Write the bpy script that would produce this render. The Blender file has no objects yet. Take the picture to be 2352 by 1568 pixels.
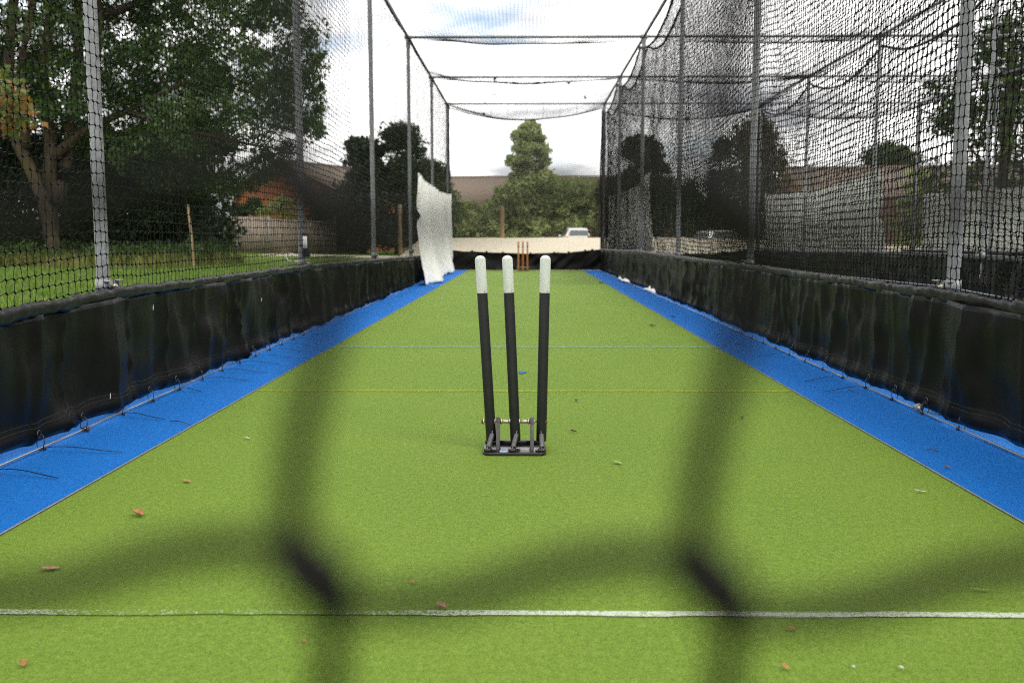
import bpy, math, random
import numpy as np
from mathutils import Matrix, Vector
R = math.radians
rng = np.random.default_rng(7)
random.seed(7)
sc = bpy.context.scene
col = sc.collection

# ------------------------------------------------------------------ camera
CH = 0.79
cam = bpy.data.cameras.new("camera")
cam.sensor_width = 36.0
cam.lens = 2130 / 2352 * 36
cam.clip_start = 0.02
cam.clip_end = 1500
cam.dof.use_dof = True
cam.dof.focus_distance = 3.42
cam.dof.aperture_fstop = 3.5
cam.dof.aperture_blades = 9
co = bpy.data.objects.new("camera", cam)
col.objects.link(co)
co.location = (0, 0, CH)
co.rotation_euler = (R(90 - 6.376), 0, R(0.83))
sc.camera = co
CM = np.array(co.rotation_euler.to_matrix())

def at(px, py, Y):
    """point of the place seen at photo pixel (2352 wide) on the plane y=Y"""
    d = CM @ np.array([(px - 1176) / 2130, (784 - py) / 2130, -1.0])
    return np.array([0, 0, CH]) + d * (Y / d[1])

def ground(px, py, z=0.0):
    d = CM @ np.array([(px - 1176) / 2130, (784 - py) / 2130, -1.0])
    return np.array([0, 0, CH]) + d * ((z - CH) / d[2])

# ------------------------------------------------------------------ materials
def srgb(r, g, b):
    f = lambda c: (c / 255 / 12.92) if c / 255 <= 0.04045 else ((c / 255 + 0.055) / 1.055) ** 2.4
    return (f(r), f(g), f(b))

class N:
    def __init__(s, name):
        s.m = bpy.data.materials.new(name)
        s.m.use_nodes = True
        s.t = s.m.node_tree
        s.b = s.t.nodes["Principled BSDF"]
        s.out = s.t.nodes["Material Output"]
        s.tc = s.t.nodes.new("ShaderNodeTexCoord")
    def n(s, typ, **kw):
        x = s.t.nodes.new(typ)
        for k, v in kw.items():
            if k.startswith("i_"):
                key = k[2:].replace("_", " ")
                x.inputs[key].default_value = v
            else:
                setattr(x, k, v)
        return x
    def l(s, a, b):
        s.t.links.new(a, b)
    def noise(s, scale, detail=3, rough=0.55, stretch=None, coord="Object"):
        x = s.n("ShaderNodeTexNoise")
        x.inputs["Scale"].default_value = scale
        x.inputs["Detail"].default_value = detail
        x.inputs["Roughness"].default_value = rough
        v = s.tc.outputs[coord]
        if stretch:
            mp = s.n("ShaderNodeMapping")
            mp.inputs["Scale"].default_value = stretch
            s.l(v, mp.inputs["Vector"])
            v = mp.outputs["Vector"]
        s.l(v, x.inputs["Vector"])
        return x.outputs["Fac"]
    def ramp(s, fac, stops):
        x = s.n("ShaderNodeValToRGB")
        e = x.color_ramp.elements
        e[0].position, e[0].color = stops[0][0], (*stops[0][1], 1)
        e[1].position, e[1].color = stops[-1][0], (*stops[-1][1], 1)
        for p, c in stops[1:-1]:
            q = e.new(p); q.color = (*c, 1)
        s.l(fac, x.inputs["Fac"])
        return x.outputs["Color"]
    def mix(s, fac, a, b, mode="MIX"):
        x = s.n("ShaderNodeMix", data_type="RGBA", blend_type=mode)
        if isinstance(fac, (int, float)): x.inputs[0].default_value = fac
        else: s.l(fac, x.inputs[0])
        for k, v in ((6, a), (7, b)):
            if isinstance(v, tuple): x.inputs[k].default_value = (*v, 1)
            else: s.l(v, x.inputs[k])
        return x.outputs[2]
    def color(s, v):
        if isinstance(v, tuple): s.b.inputs["Base Color"].default_value = (*v, 1)
        else: s.l(v, s.b.inputs["Base Color"])
    def bump(s, h, strength=0.3, dist=0.01):
        x = s.n("ShaderNodeBump")
        x.inputs["Strength"].default_value = strength
        x.inputs["Distance"].default_value = dist
        s.l(h, x.inputs["Height"])
        s.l(x.outputs["Normal"], s.b.inputs["Normal"])
    def set(s, rough=0.6, spec=0.5, metal=0.0):
        s.b.inputs["Roughness"].default_value = rough
        s.b.inputs["Specular IOR Level"].default_value = spec
        s.b.inputs["Metallic"].default_value = metal
        return s

def k(c, f): return tuple(min(1.0, x * f) for x in c)

def basic(name, c, rough=0.6, spec=0.5, metal=0.0, ns=8.0, amt=0.25, bump=None, stretch=None, detail=4):
    m = N(name).set(rough, spec, metal)
    f = m.noise(ns, detail, 0.6, stretch)
    m.color(m.ramp(f, [(0.3, k(c, 1 - amt)), (0.7, k(c, 1 + amt))]))
    if bump: m.bump(m.noise(bump[0], 3, 0.6, stretch), bump[1], bump[2])
    return m.m

def turf_mat(name, dark, mid, light, fleck):
    m = N(name).set(0.75, 0.15)
    f = m.noise(190, 2, 0.75)
    c = m.ramp(f, [(0.28, dark), (0.45, mid), (0.58, mid), (0.74, light)])
    f3 = m.noise(62, 3, 0.7)
    c = m.mix(m.ramp(f3, [(0.33, (0.34,) * 3), (0.58, (0.0,) * 3)]), c, dark)
    c = m.mix(m.ramp(m.noise(48, 3, 0.7, (1, 0.8, 1)), [(0.52, (0.0,) * 3), (0.72, (0.22,) * 3)]), c, light)
    f2 = m.noise(1.1, 4, 0.6)
    c = m.mix(m.ramp(f2, [(0.35, (0.0,) * 3), (0.7, (0.30,) * 3)]), c, fleck)
    m.color(c)
    m.bump(f, 0.9, 0.006)
    return m.m

M = {}
M["turf"] = turf_mat("green_turf", (0.032, 0.058, 0.008), (0.150, 0.250, 0.026), (0.35, 0.46, 0.12), (0.20, 0.28, 0.036))
M["blue"] = turf_mat("blue_turf", (0.002, 0.035, 0.14), (0.003, 0.138, 0.52), (0.06, 0.34, 0.76), (0.005, 0.165, 0.55))
def line_mat(name, c, cover, green=(0.13, 0.21, 0.022), faint_left=False):
    m = N(name).set(0.7, 0.15)
    f = m.noise(190, 2, 0.7)
    if faint_left:
        sx = m.n("ShaderNodeSeparateXYZ"); m.l(m.tc.outputs["Object"], sx.inputs[0])
        w1 = m.ramp(sx.outputs["X"], [(0.0, (0,) * 3), (1.0, (1,) * 3)])
        mr = m.n("ShaderNodeMapRange"); m.l(sx.outputs["X"], mr.inputs[0])
        mr.inputs[1].default_value, mr.inputs[2].default_value, mr.inputs[3].default_value, mr.inputs[4].default_value = -1.15, -0.05, 0.0, 1.0
        wr = m.ramp(mr.outputs[0], [(0.0, (0,) * 3), (0.22, (0.22,) * 3), (0.70, (0.20,) * 3), (1.0, (0,) * 3)])  # more green shows through the yarn along the left part
        ad = m.n("ShaderNodeMath", operation="ADD"); m.l(f, ad.inputs[0]); m.l(wr, ad.inputs[1]); f = ad.outputs[0]
    m.color(m.ramp(f, [(cover - 0.07, c), (cover + 0.07, green)]))
    m.bump(f, 0.7, 0.005)
    return m.m
M["white_line"] = line_mat("white_yarn", (0.50, 0.54, 0.44), 0.58, faint_left=True)
M["yellow_line"] = line_mat("yellow_yarn", (0.44, 0.45, 0.006), 0.50)
M["blue_line"] = line_mat("pale_blue_yarn", (0.24, 0.42, 0.46), 0.48)
M["seam"] = basic("turf_seam_backing", (0.22, 0.20, 0.12), 0.9, ns=40)

def vinyl(name, c, rough, spec):
    m = N(name).set(rough, spec)
    f = m.noise(3.5, 5, 0.65, (1, 1, 0.3))
    m.color(m.ramp(f, [(0.3, k(c, 0.8)), (0.75, k(c, 1.3))]))
    r = m.n("ShaderNodeMapRange")
    m.l(m.noise(6, 4, 0.6, (1, 1, 0.35)), r.inputs[0])
    r.inputs[1].default_value, r.inputs[2].default_value = 0.3, 0.7
    r.inputs[3].default_value, r.inputs[4].default_value = rough - 0.05, rough + 0.08
    m.l(r.outputs[0], m.b.inputs["Roughness"])
    m.bump(m.noise(14, 4, 0.5, (1, 1, 0.22)), 0.15, 0.010)
    return m.m
M["vinyl"] = vinyl("black_vinyl", (0.0048, 0.0047, 0.0046), 0.40, 0.10)
M["vinyl_hem"] = vinyl("black_vinyl_hem", (0.008, 0.008, 0.008), 0.36, 0.20)
M["net"] = basic("black_twine", (0.0045, 0.0042, 0.0038), 0.5, 0.08, ns=60)
M["net_pale"] = basic("faded_olive_twine", (0.22, 0.23, 0.17), 0.6, 0.2, ns=60)  # pale olive twine, lightened further so its colour carries a hazy veil
M["rope"] = basic("black_edge_rope", (0.005, 0.005, 0.006), 0.6, 0.2, ns=60)
m = N("galvanised_steel").set(0.5, 0.5, 0.35)
vor = m.n("ShaderNodeTexVoronoi"); vor.inputs["Scale"].default_value = 38
m.l(m.tc.outputs["Object"], vor.inputs["Vector"])
cc = m.ramp(vor.outputs["Distance"], [(0.1, (0.19, 0.195, 0.205)), (0.8, (0.27, 0.275, 0.285))])
cc = m.mix(m.ramp(m.noise(3, 5, 0.65, (1, 1, 0.25)), [(0.4, (0, 0, 0)), (0.75, (0.55,) * 3)]), cc, (0.14, 0.145, 0.155))
m.color(cc)
M["galv"] = m.m
m = N("twisted_wire").set(0.4, 0.5, 0.8)
wv = m.n("ShaderNodeTexWave"); wv.inputs["Scale"].default_value = 60
m.l(m.tc.outputs["Object"], wv.inputs["Vector"])
m.color(m.ramp(wv.outputs["Color"], [(0.2, (0.16, 0.16, 0.17)), (0.8, (0.46, 0.46, 0.47))]))
M["wire"] = m.m
m = N("white_scrim").set(0.85, 0.2)
cc = m.ramp(m.noise(2.2, 5, 0.6), [(0.3, (0.74, 0.73, 0.70)), (0.7, (0.82, 0.81, 0.78))])
cc = m.mix(m.ramp(m.noise(9, 5, 0.7), [(0.58, (0, 0, 0)), (0.8, (0.3,) * 3)]), cc, (0.38, 0.38, 0.34))
m.color(cc); m.bump(m.noise(7, 5, 0.6), 0.2, 0.015)
M["cloth"] = m.m
M["tie"] = basic("black_nylon", (0.010, 0.010, 0.010), 0.35, ns=50)
m = N("black_painted_plastic").set(0.5, 0.4)
cc = m.ramp(m.noise(12, 4), [(0.3, (0.010, 0.010, 0.0105)), (0.7, (0.018, 0.018, 0.018))])
cc = m.mix(m.ramp(m.noise(95, 3, 0.7, (1, 1, 0.5)), [(0.735, (0, 0, 0)), (0.76, (0.75,) * 3)]), cc, (0.26, 0.26, 0.25))
m.color(cc); M["stump_black"] = m.m
m = N("chalky_white_paint").set(0.55, 0.4)
cc = m.ramp(m.noise(14, 5, 0.6, (1, 1, 0.3)), [(0.3, (0.50, 0.53, 0.48)), (0.7, (0.62, 0.64, 0.59))])
cc = m.mix(m.ramp(m.noise(45, 4, 0.7), [(0.63, (0, 0, 0)), (0.70, (0.8,) * 3)]), cc, (0.24, 0.24, 0.15))
m.color(cc); M["stump_white"] = m.m
M["plate"] = basic("glossy_black_steel", (0.016, 0.0135, 0.013), 0.16, 0.6, ns=18, amt=0.5, bump=(30, 0.12, 0.004))
m = N("worn_dark_steel").set(0.42, 0.5, 0.3)
cc = m.ramp(m.noise(30, 4), [(0.3, (0.03, 0.028, 0.028)), (0.7, (0.085, 0.08, 0.078))])
cc = m.mix(m.ramp(m.noise(55, 4, 0.7), [(0.6, (0, 0, 0)), (0.72, (0.7,) * 3)]), cc, (0.13, 0.045, 0.02))
m.color(cc); M["bracket"] = m.m
M["bolt"] = basic("zinc_bolt", (0.50, 0.46, 0.36), 0.35, 0.5, 0.7, ns=70, amt=0.35)
M["rust"] = basic("rusty_washer", (0.20, 0.055, 0.02), 0.8, ns=90, amt=0.5)
M["spring"] = basic("dark_spring_steel", (0.20, 0.20, 0.20), 0.38, 0.5, 0.6, ns=70, amt=0.3)
M["sticker"] = basic("pale_blue_label", (0.45, 0.58, 0.80), 0.3, ns=60, amt=0.1)
M["ink"] = basic("dark_ink", (0.02, 0.03, 0.06), 0.5)
M["varnish"] = basic("orange_varnished_wood", (0.42, 0.16, 0.045), 0.4, ns=20, amt=0.35, stretch=(1, 1, 0.15))
M["dark_band"] = basic("dark_painted_band", (0.03, 0.02, 0.016), 0.5)
def bark(name, a, b, g):
    m = N(name).set(0.9, 0.1)
    c = m.ramp(m.noise(9, 5, 0.65, (1, 1, 0.25)), [(0.35, a), (0.7, b)])
    c = m.mix(m.ramp(m.noise(1.6, 4, 0.6), [(0.45, (0, 0, 0)), (0.65, (0.7,) * 3)]), c, g)
    m.color(c); m.bump(m.noise(14, 5, 0.7, (1, 1, 0.3)), 0.8, 0.03)
    return m.m
M["bark"] = bark("lichen_bark", (0.03, 0.023, 0.016), (0.09, 0.072, 0.05), (0.07, 0.058, 0.025))
M["bark_dark"] = bark("dark_bark", (0.03, 0.024, 0.018), (0.085, 0.065, 0.045), (0.06, 0.055, 0.03))
def leaf(name, stops, trans=0.3, rough=0.55):
    m = N(name).set(rough, 0.3)
    g = m.n("ShaderNodeNewGeometry")
    c = m.ramp(g.outputs["Random Per Island"], stops)
    c = m.mix(m.ramp(m.noise(0.8, 3), [(0.35, (0, 0, 0)), (0.65, (0.45,) * 3)]), c, stops[0][1])
    m.color(c)
    tr = m.n("ShaderNodeBsdfTranslucent")
    m.l(m.mix(1.0, c, (1.5, 1.5, 0.7), "MULTIPLY"), tr.inputs["Color"])
    ms = m.n("ShaderNodeMixShader"); ms.inputs[0].default_value = trans
    m.l(m.b.outputs[0], ms.inputs[1]); m.l(tr.outputs[0], ms.inputs[2])
    m.l(ms.outputs[0], m.out.inputs["Surface"])
    return m.m
M["leaf_ash"] = leaf("ash_leaves", [(0.0, (0.012, 0.030, 0.007)), (0.5, (0.030, 0.064, 0.014)), (1.0, (0.075, 0.125, 0.025))])
M["leaf_dark"] = leaf("dark_leaves", [(0.0, (0.007, 0.017, 0.005)), (0.5, (0.014, 0.030, 0.008)), (1.0, (0.032, 0.058, 0.014))], 0.2)
M["leaf_mid"] = leaf("mid_leaves", [(0.0, (0.015, 0.034, 0.008)), (0.5, (0.035, 0.066, 0.015)), (1.0, (0.085, 0.13, 0.03))])
M["leaf_hedge"] = leaf("hedge_leaves", [(0.0, (0.15, 0.19, 0.075)), (0.5, (0.27, 0.33, 0.14)), (1.0, (0.42, 0.46, 0.23))])  # greens raised: the haze over the far hedge is put into the colour
M["leaf_tall"] = leaf("grey_green_leaves", [(0.0, (0.10, 0.13, 0.06)), (0.5, (0.20, 0.24, 0.11)), (1.0, (0.33, 0.36, 0.18))])  # lightened like the hedge, far-end haze painted into the leaves
M["leaf_russet"] = leaf("russet_leaves", [(0.0, (0.020, 0.022, 0.009)), (0.6, (0.05, 0.05, 0.018)), (1.0, (0.11, 0.075, 0.03))], 0.2)
M["leaf_maple"] = leaf("maple_leaves", [(0.0, (0.04, 0.075, 0.018)), (0.42, (0.11, 0.15, 0.035)), (0.64, (0.20, 0.075, 0.02)), (0.85, (0.26, 0.095, 0.02)), (1.0, (0.28, 0.18, 0.12))], 0.35)
M["grass"] = leaf("lawn_blades", [(0.0, (0.035, 0.08, 0.008)), (0.6, (0.085, 0.165, 0.014)), (1.0, (0.19, 0.22, 0.05))], 0.3)
M["dry_grass"] = leaf("long_dry_grass", [(0.0, (0.05, 0.08, 0.015)), (0.5, (0.13, 0.15, 0.035)), (1.0, (0.30, 0.22, 0.09))], 0.3)
m = N("lawn").set(0.95, 0.1)
c1 = m.ramp(m.noise(30, 5, 0.7), [(0.3, (0.045, 0.085, 0.010)), (0.7, (0.11, 0.18, 0.018))])
c1 = m.mix(m.ramp(m.noise(0.5, 5, 0.6), [(0.5, (0, 0, 0)), (0.72, (0.6,) * 3)]), c1, (0.24, 0.22, 0.08))
m.color(c1); m.bump(m.noise(60, 4), 0.8, 0.03); M["lawn"] = m.m
m = N("pale_gravel").set(0.95, 0.1)
c1 = m.ramp(m.noise(14, 6, 0.75), [(0.3, (0.34, 0.30, 0.22)), (0.7, (0.56, 0.51, 0.40))])
c1 = m.mix(m.ramp(m.noise(0.35, 4), [(0.5, (0, 0, 0)), (0.7, (0.4,) * 3)]), c1, (0.34, 0.31, 0.22))
m.color(c1); m.bump(m.noise(40, 4), 0.6, 0.02); M["gravel"] = m.m
M["concrete"] = basic("concrete_edge", (0.30, 0.29, 0.27), 0.9, ns=14)
def brick(name, a, b, mort, scale=1.0):
    m = N(name).set(0.9, 0.15)
    bt = m.n("ShaderNodeTexBrick")
    mp = m.n("ShaderNodeMapping")
    m.l(m.tc.outputs["UV"], mp.inputs["Vector"])
    m.l(mp.outputs["Vector"], bt.inputs["Vector"])
    bt.inputs["Scale"].default_value = 1.0
    bt.inputs["Brick Width"].default_value = 0.225
    bt.inputs["Row Height"].default_value = 0.075
    bt.inputs["Mortar Size"].default_value = 0.008
    bt.inputs["Color1"].default_value = (*a, 1); bt.inputs["Color2"].default_value = (*b, 1); bt.inputs["Mortar"].default_value = (*mort, 1)
    c = m.mix(m.ramp(m.noise(1.4, 5), [(0.4, (0, 0, 0)), (0.7, (0.5,) * 3)]), bt.outputs["Color"], k(a, 0.7))
    m.color(c)
    return m.m
M["brick_orange"] = brick("orange_brick", (0.42, 0.115, 0.035), (0.33, 0.085, 0.03), (0.35, 0.24, 0.16))
M["brick_brown"] = brick("brown_brick", (0.21, 0.105, 0.065), (0.15, 0.07, 0.05), (0.25, 0.2, 0.16))
m = N("brown_roof_tiles").set(0.85, 0.2)
wv = m.n("ShaderNodeTexWave", wave_type="BANDS", bands_direction="Y"); wv.inputs["Scale"].default_value = 1.6; wv.inputs["Distortion"].default_value = 1.2
m.l(m.tc.outputs["UV"], wv.inputs["Vector"])
c1 = m.ramp(m.noise(5, 5, 0.7), [(0.3, (0.15, 0.115, 0.09)), (0.7, (0.23, 0.18, 0.14))])
c1 = m.mix(m.ramp(wv.outputs["Fac"], [(0.0, (0.5,) * 3), (0.25, (0, 0, 0))]), c1, (0.05, 0.034, 0.024))
m.color(c1); M["roof"] = m.m
M["fence_wood"] = basic("weathered_fence_boards", (0.26, 0.215, 0.175), 0.9, 0.1, ns=5, amt=0.4, stretch=(3, 3, 0.3))
M["post_wood"] = basic("weathered_post_wood", (0.22, 0.16, 0.09), 0.9, 0.1, ns=9, amt=0.4, stretch=(2, 2, 0.3))
M["pale_post"] = basic("pale_post_wood", (0.26, 0.18, 0.09), 0.9, 0.1, ns=9, amt=0.25, stretch=(2, 2, 0.3))
M["silver"] = basic("silver_car_paint", (0.62, 0.62, 0.61), 0.3, 0.5, 0.3, ns=3, amt=0.04)
M["glass"] = basic("dark_car_glass", (0.035, 0.042, 0.045), 0.06, 0.8, ns=3)
M["house_glass"] = basic("window_glass", (0.03, 0.035, 0.04), 0.08, 0.7, ns=2)
M["tail"] = basic("red_tail_lamp", (0.45, 0.03, 0.02), 0.25, ns=30)
M["tyre"] = basic("tyre_rubber", (0.015, 0.015, 0.015), 0.85, ns=20)
M["rim"] = basic("alloy_rim", (0.45, 0.45, 0.46), 0.35, 0.5, 0.7, ns=20)
M["white_trim"] = basic("white_upvc", (0.72, 0.72, 0.70), 0.4, ns=10, amt=0.05)
M["brown_leaf"] = basic("dry_brown_leaf", (0.30, 0.13, 0.04), 0.7, ns=60, amt=0.5)
M["orange_leaf"] = basic("orange_leaf", (0.40, 0.17, 0.05), 0.6, ns=60, amt=0.4)
M["pink_leaf"] = basic("faded_pink_leaf", (0.46, 0.22, 0.14), 0.6, ns=60, amt=0.3)
M["green_leaf"] = basic("fallen_green_leaf", (0.26, 0.42, 0.09), 0.5, ns=60, amt=0.3)
M["pale_scrap"] = basic("pale_scrap", (0.60, 0.59, 0.55), 0.7, ns=60, amt=0.2)
M["dark_leaf"] = basic("dark_rotten_leaf", (0.07, 0.032, 0.018), 0.8, ns=60, amt=0.5)
M["blue_paint"] = line_mat("blue_spot_paint", (0.01, 0.13, 0.36), 0.62)
M["scuff"] = basic("white_scuff", (0.55, 0.55, 0.52), 0.6, ns=50)
M["thread"] = basic("grey_thread", (0.045, 0.045, 0.05), 0.6, ns=50)

# ------------------------------------------------------------------ mesh helpers
class MB:
    def __init__(s): s.V = []; s.F = {3: [], 4: []}; s.n = 0; s.UV = {}
    def add(s, V, F):
        V = np.asarray(V, float).reshape(-1, 3)
        for f in (F if isinstance(F, list) else [F]):
            f = np.asarray(f, np.int64)
            if len(f): s.F[f.shape[1]].append(f + s.n)
        s.V.append(V); s.n += len(V)
        return s
    def build(s, name, mat, parent=None, smooth=False, uv=None):
        V = np.concatenate(s.V)
        f4 = np.concatenate(s.F[4]) if s.F[4] else np.zeros((0, 4), np.int64)
        f3 = np.concatenate(s.F[3]) if s.F[3] else np.zeros((0, 3), np.int64)
        me = bpy.data.meshes.new(name)
        me.vertices.add(len(V)); me.vertices.foreach_set("co", V.astype(np.float32).ravel())
        loops = np.concatenate([f4.ravel(), f3.ravel()]).astype(np.int32)
        me.loops.add(len(loops)); me.loops.foreach_set("vertex_index", loops)
        nP = len(f4) + len(f3)
        me.polygons.add(nP)
        st = np.concatenate([np.arange(len(f4)) * 4, len(f4) * 4 + np.arange(len(f3)) * 3]).astype(np.int32)
        me.polygons.foreach_set("loop_start", st)
        if smooth: me.polygons.foreach_set("use_smooth", np.ones(nP, bool))
        me.update(calc_edges=True)
        if uv is not None:
            l = me.uv_layers.new(name="UVMap")
            l.data.foreach_set("uv", np.asarray([uv(v) for v in V[loops]], np.float32).ravel())
        me.materials.append(mat)
        o = bpy.data.objects.new(name, me)
        col.objects.link(o)
        if parent is not None: o.parent = parent
        return o

def box(c, s, rz=0.0, rx=0.0, ry=0.0):
    v = np.array([[x, y, z] for x in (-.5, .5) for y in (-.5, .5) for z in (-.5, .5)]) * np.array(s)
    rot = np.array(Matrix.Rotation(rz, 3, 'Z') @ Matrix.Rotation(ry, 3, 'Y') @ Matrix.Rotation(rx, 3, 'X'))
    v = v @ rot.T + np.array(c)
    return v, np.array([[0, 1, 3, 2], [4, 6, 7, 5], [0, 4, 5, 1], [2, 3, 7, 6], [0, 2, 6, 4], [1, 5, 7, 3]])

def bevel_box(o, w, seg=2):
    md = o.modifiers.new("bevel", 'BEVEL'); md.width = w; md.segments = seg; md.limit_method = 'ANGLE'
    return o

def nrm(a): return a / np.maximum(np.linalg.norm(a, axis=-1, keepdims=True), 1e-9)

def tubes(P, r, sides=6, up=(0, 0, 1), caps=False):
    P = np.asarray(P, float)
    if P.ndim == 2: P = P[None]
    S, Nn, _ = P.shape
    t = nrm(np.gradient(P, axis=1))
    up = np.broadcast_to(np.asarray(up, float), P.shape)
    alt = np.array([0.31, 0.95, 0.05])
    bad = np.abs((t * up).sum(-1, keepdims=True)) > 0.97
    up = np.where(bad, alt, up)
    a = nrm(np.cross(t, up)); b = np.cross(a, t)
    r = np.broadcast_to(np.asarray(r, float), (S, Nn))
    ang = np.arange(sides) * 2 * math.pi / sides + 0.3
    V = P[:, :, None] + r[:, :, None, None] * (np.cos(ang)[None, None, :, None] * a[:, :, None] + np.sin(ang)[None, None, :, None] * b[:, :, None])
    base = (np.arange(S) * Nn * sides)[:, None, None] + (np.arange(Nn - 1) * sides)[None, :, None]
    i = np.arange(sides)[None, None]; j = (i + 1) % sides
    F = np.stack([base + i, base + j, base + sides + j, base + sides + i], -1).reshape(-1, 4)
    V = V.reshape(-1, 3)
    if caps:
        n0 = len(V); V = np.concatenate([V, P[:, 0], P[:, -1]]); F3 = []
        for s_ in range(S):
            b0 = s_ * Nn * sides; b1 = b0 + (Nn - 1) * sides
            for q in range(sides):
                F3 += [[b0 + (q + 1) % sides, b0 + q, n0 + s_], [b1 + q, b1 + (q + 1) % sides, n0 + S + s_]]
        return V, [F, np.array(F3)]
    return V, [F]

def bar(p0, p1, r, sides=12, r1=None):
    rr = np.array([r, r if r1 is None else r1])
    return tubes(np.array([p0, p1], float), rr, sides, caps=True)

def lathe(prof, n=20, c=(0, 0, 0)):
    prof = np.array(prof, float)
    a = np.arange(n) * 2 * math.pi / n
    V = np.stack([prof[:, None, 0] * np.cos(a), prof[:, None, 0] * np.sin(a), np.repeat(prof[:, 1:2], n, 1)], -1).reshape(-1, 3) + np.array(c)
    i = np.arange(n)[None]; j = (i + 1) % n; b = (np.arange(len(prof) - 1) * n)[:, None]
    F = np.stack([b + i, b + j, b + n + j, b + n + i], -1).reshape(-1, 4)
    return V, F

def grid_faces(U, W, closed=False):
    i = np.arange(U - 1)[:, None]; j = np.arange(W - 1)[None]
    return np.stack([i * W + j, (i + 1) * W + j, (i + 1) * W + j + 1, i * W + j + 1], -1).reshape(-1, 4)

def sheet(name, x0, x1, y0, y1, z, mat, kind="structure", nx=2, ny=2):
    xs, ys = np.linspace(x0, x1, nx), np.linspace(y0, y1, ny)
    X, Y = np.meshgrid(xs, ys, indexing="ij")
    o = MB().add(np.stack([X, Y, np.full_like(X, z)], -1), grid_faces(nx, ny)).build(name, mat)
    o["kind"] = kind
    return o

def extrude(poly, axis, a, b):
    """closed 2D outline -> prism; axis 0/1/2 is the extrusion axis"""
    n = len(poly); V = []
    for t in (a, b):
        for p in poly:
            q = list(p); q.insert(axis, t); V.append(q)
    F4 = [[i, (i + 1) % n, n + (i + 1) % n, n + i] for i in range(n)]
    c0, c1 = len(V), len(V) + 1
    pm = np.mean(np.array(poly), 0)
    for t in (a, b):
        q = list(pm); q.insert(axis, t); V.append(q)
    F3 = [[(i + 1) % n, i, c0] for i in range(n)] + [[n + i, n + (i + 1) % n, c1] for i in range(n)]
    return np.array(V), [np.array(F4), np.array(F3)]

def n1d(x, seed, scale=1.0):
    """smooth 1-D value noise in [-1,1]"""
    g = np.random.default_rng(seed).uniform(-1, 1, 4096)
    x = np.asarray(x, float) / scale + 1000
    i = np.floor(x).astype(int); f = x - i; f = f * f * (3 - 2 * f)
    return g[i % 4096] * (1 - f) + g[(i + 1) % 4096] * f

def n2d(x, y, seed, sx=1.0, sy=1.0):
    g = np.random.default_rng(seed).uniform(-1, 1, (512, 512))
    x = np.asarray(x, float) / sx + 200; y = np.asarray(y, float) / sy + 200
    i = np.floor(x).astype(int); j = np.floor(y).astype(int)
    f = x - i; h = y - j; f = f * f * (3 - 2 * f); h = h * h * (3 - 2 * h)
    i %= 512; j %= 512; i1 = (i + 1) % 512; j1 = (j + 1) % 512
    return (g[i, j] * (1 - f) + g[i1, j] * f) * (1 - h) + (g[i, j1] * (1 - f) + g[i1, j1] * f) * h

def tag(o, label=None, cat=None, group=None, kind=None):
    if label: o["label"] = label
    if cat: o["category"] = cat
    if group: o["group"] = group
    if kind: o["kind"] = kind
    return o

def empty(name, loc, label, cat, group=None, rz=0.0):
    o = bpy.data.objects.new(name, None); o.empty_display_size = 0.1
    o.location = tuple(float(v) for v in loc); o.rotation_euler = (0, 0, rz)
    col.objects.link(o)
    return tag(o, label, cat, group)

def copy_tree(o, parent=None):
    c = o.copy(); col.objects.link(c)
    if parent is not None: c.parent = parent
    for ch in list(o.children): copy_tree(ch, c)
    return c

# ------------------------------------------------------------------ ground
FAR = 22.75
XS = [-1.89, 1.89, 5.64, 9.40]            # the post rows
YS = [0.13] + [4.13 + 3.724 * i for i in range(6)]
ZT = 3.98
gx = np.unique(np.concatenate([np.linspace(-400, 400, 41), np.linspace(-30, 30, 31)]))
gy = np.unique(np.concatenate([np.linspace(-200, 700, 46), np.linspace(-10, 60, 36)]))
X, Y = np.meshgrid(gx, gy, indexing="ij")
o = MB().add(np.stack([X, Y, np.full_like(X, -0.03)], -1), grid_faces(len(gx), len(gy))).build("ground", M["lawn"]); o["kind"] = "structure"

def mound(x, y):
    """gravel bank behind the far end of the nets: rises to eye height and falls away again"""
    up = np.clip((y - 23.4) / 9.5, 0, 1); up = up * up * (3 - 2 * up)
    dn = np.clip((y - 33.5) / 16, 0, 1); dn = dn * dn * (3 - 2 * dn)
    side = np.clip((x + 4.3) / 0.8, 0, 1); side = side * side * (3 - 2 * side)
    right = 1 - 0.35 * np.clip((x - 6) / 8, 0, 1)
    return -0.026 + 0.82 * up * (1 - dn * 0.93) * side * right
gx = np.concatenate([np.linspace(-5.5, 0, 24), np.linspace(0.4, 40, 60)]); gy = np.linspace(23.2, 100, 110)
X, Y = np.meshgrid(gx, gy, indexing="ij")
Z = mound(X, Y) + n2d(X, Y, 3, 1.5, 1.5) * 0.012 * np.clip((Y - 24) / 3, 0, 1)
o = MB().add(np.stack([X, Y, Z], -1), grid_faces(len(gx), len(gy))).build("gravel_car_park", M["gravel"], smooth=True); o["kind"] = "structure"
# narrow path crossing the lawn on the left
P = np.array([at(620, 592, 46)[:2], at(760, 590, 43)[:2], at(900, 590, 40)[:2], [-5.5, 38]])
q = np.array([[p[0], p[1] + w, -0.022] for p in P for w in (-2.2, 2.2)])
o = MB().add(q, grid_faces(4, 2)).build("path", M["gravel"]); o["kind"] = "structure"

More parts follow.
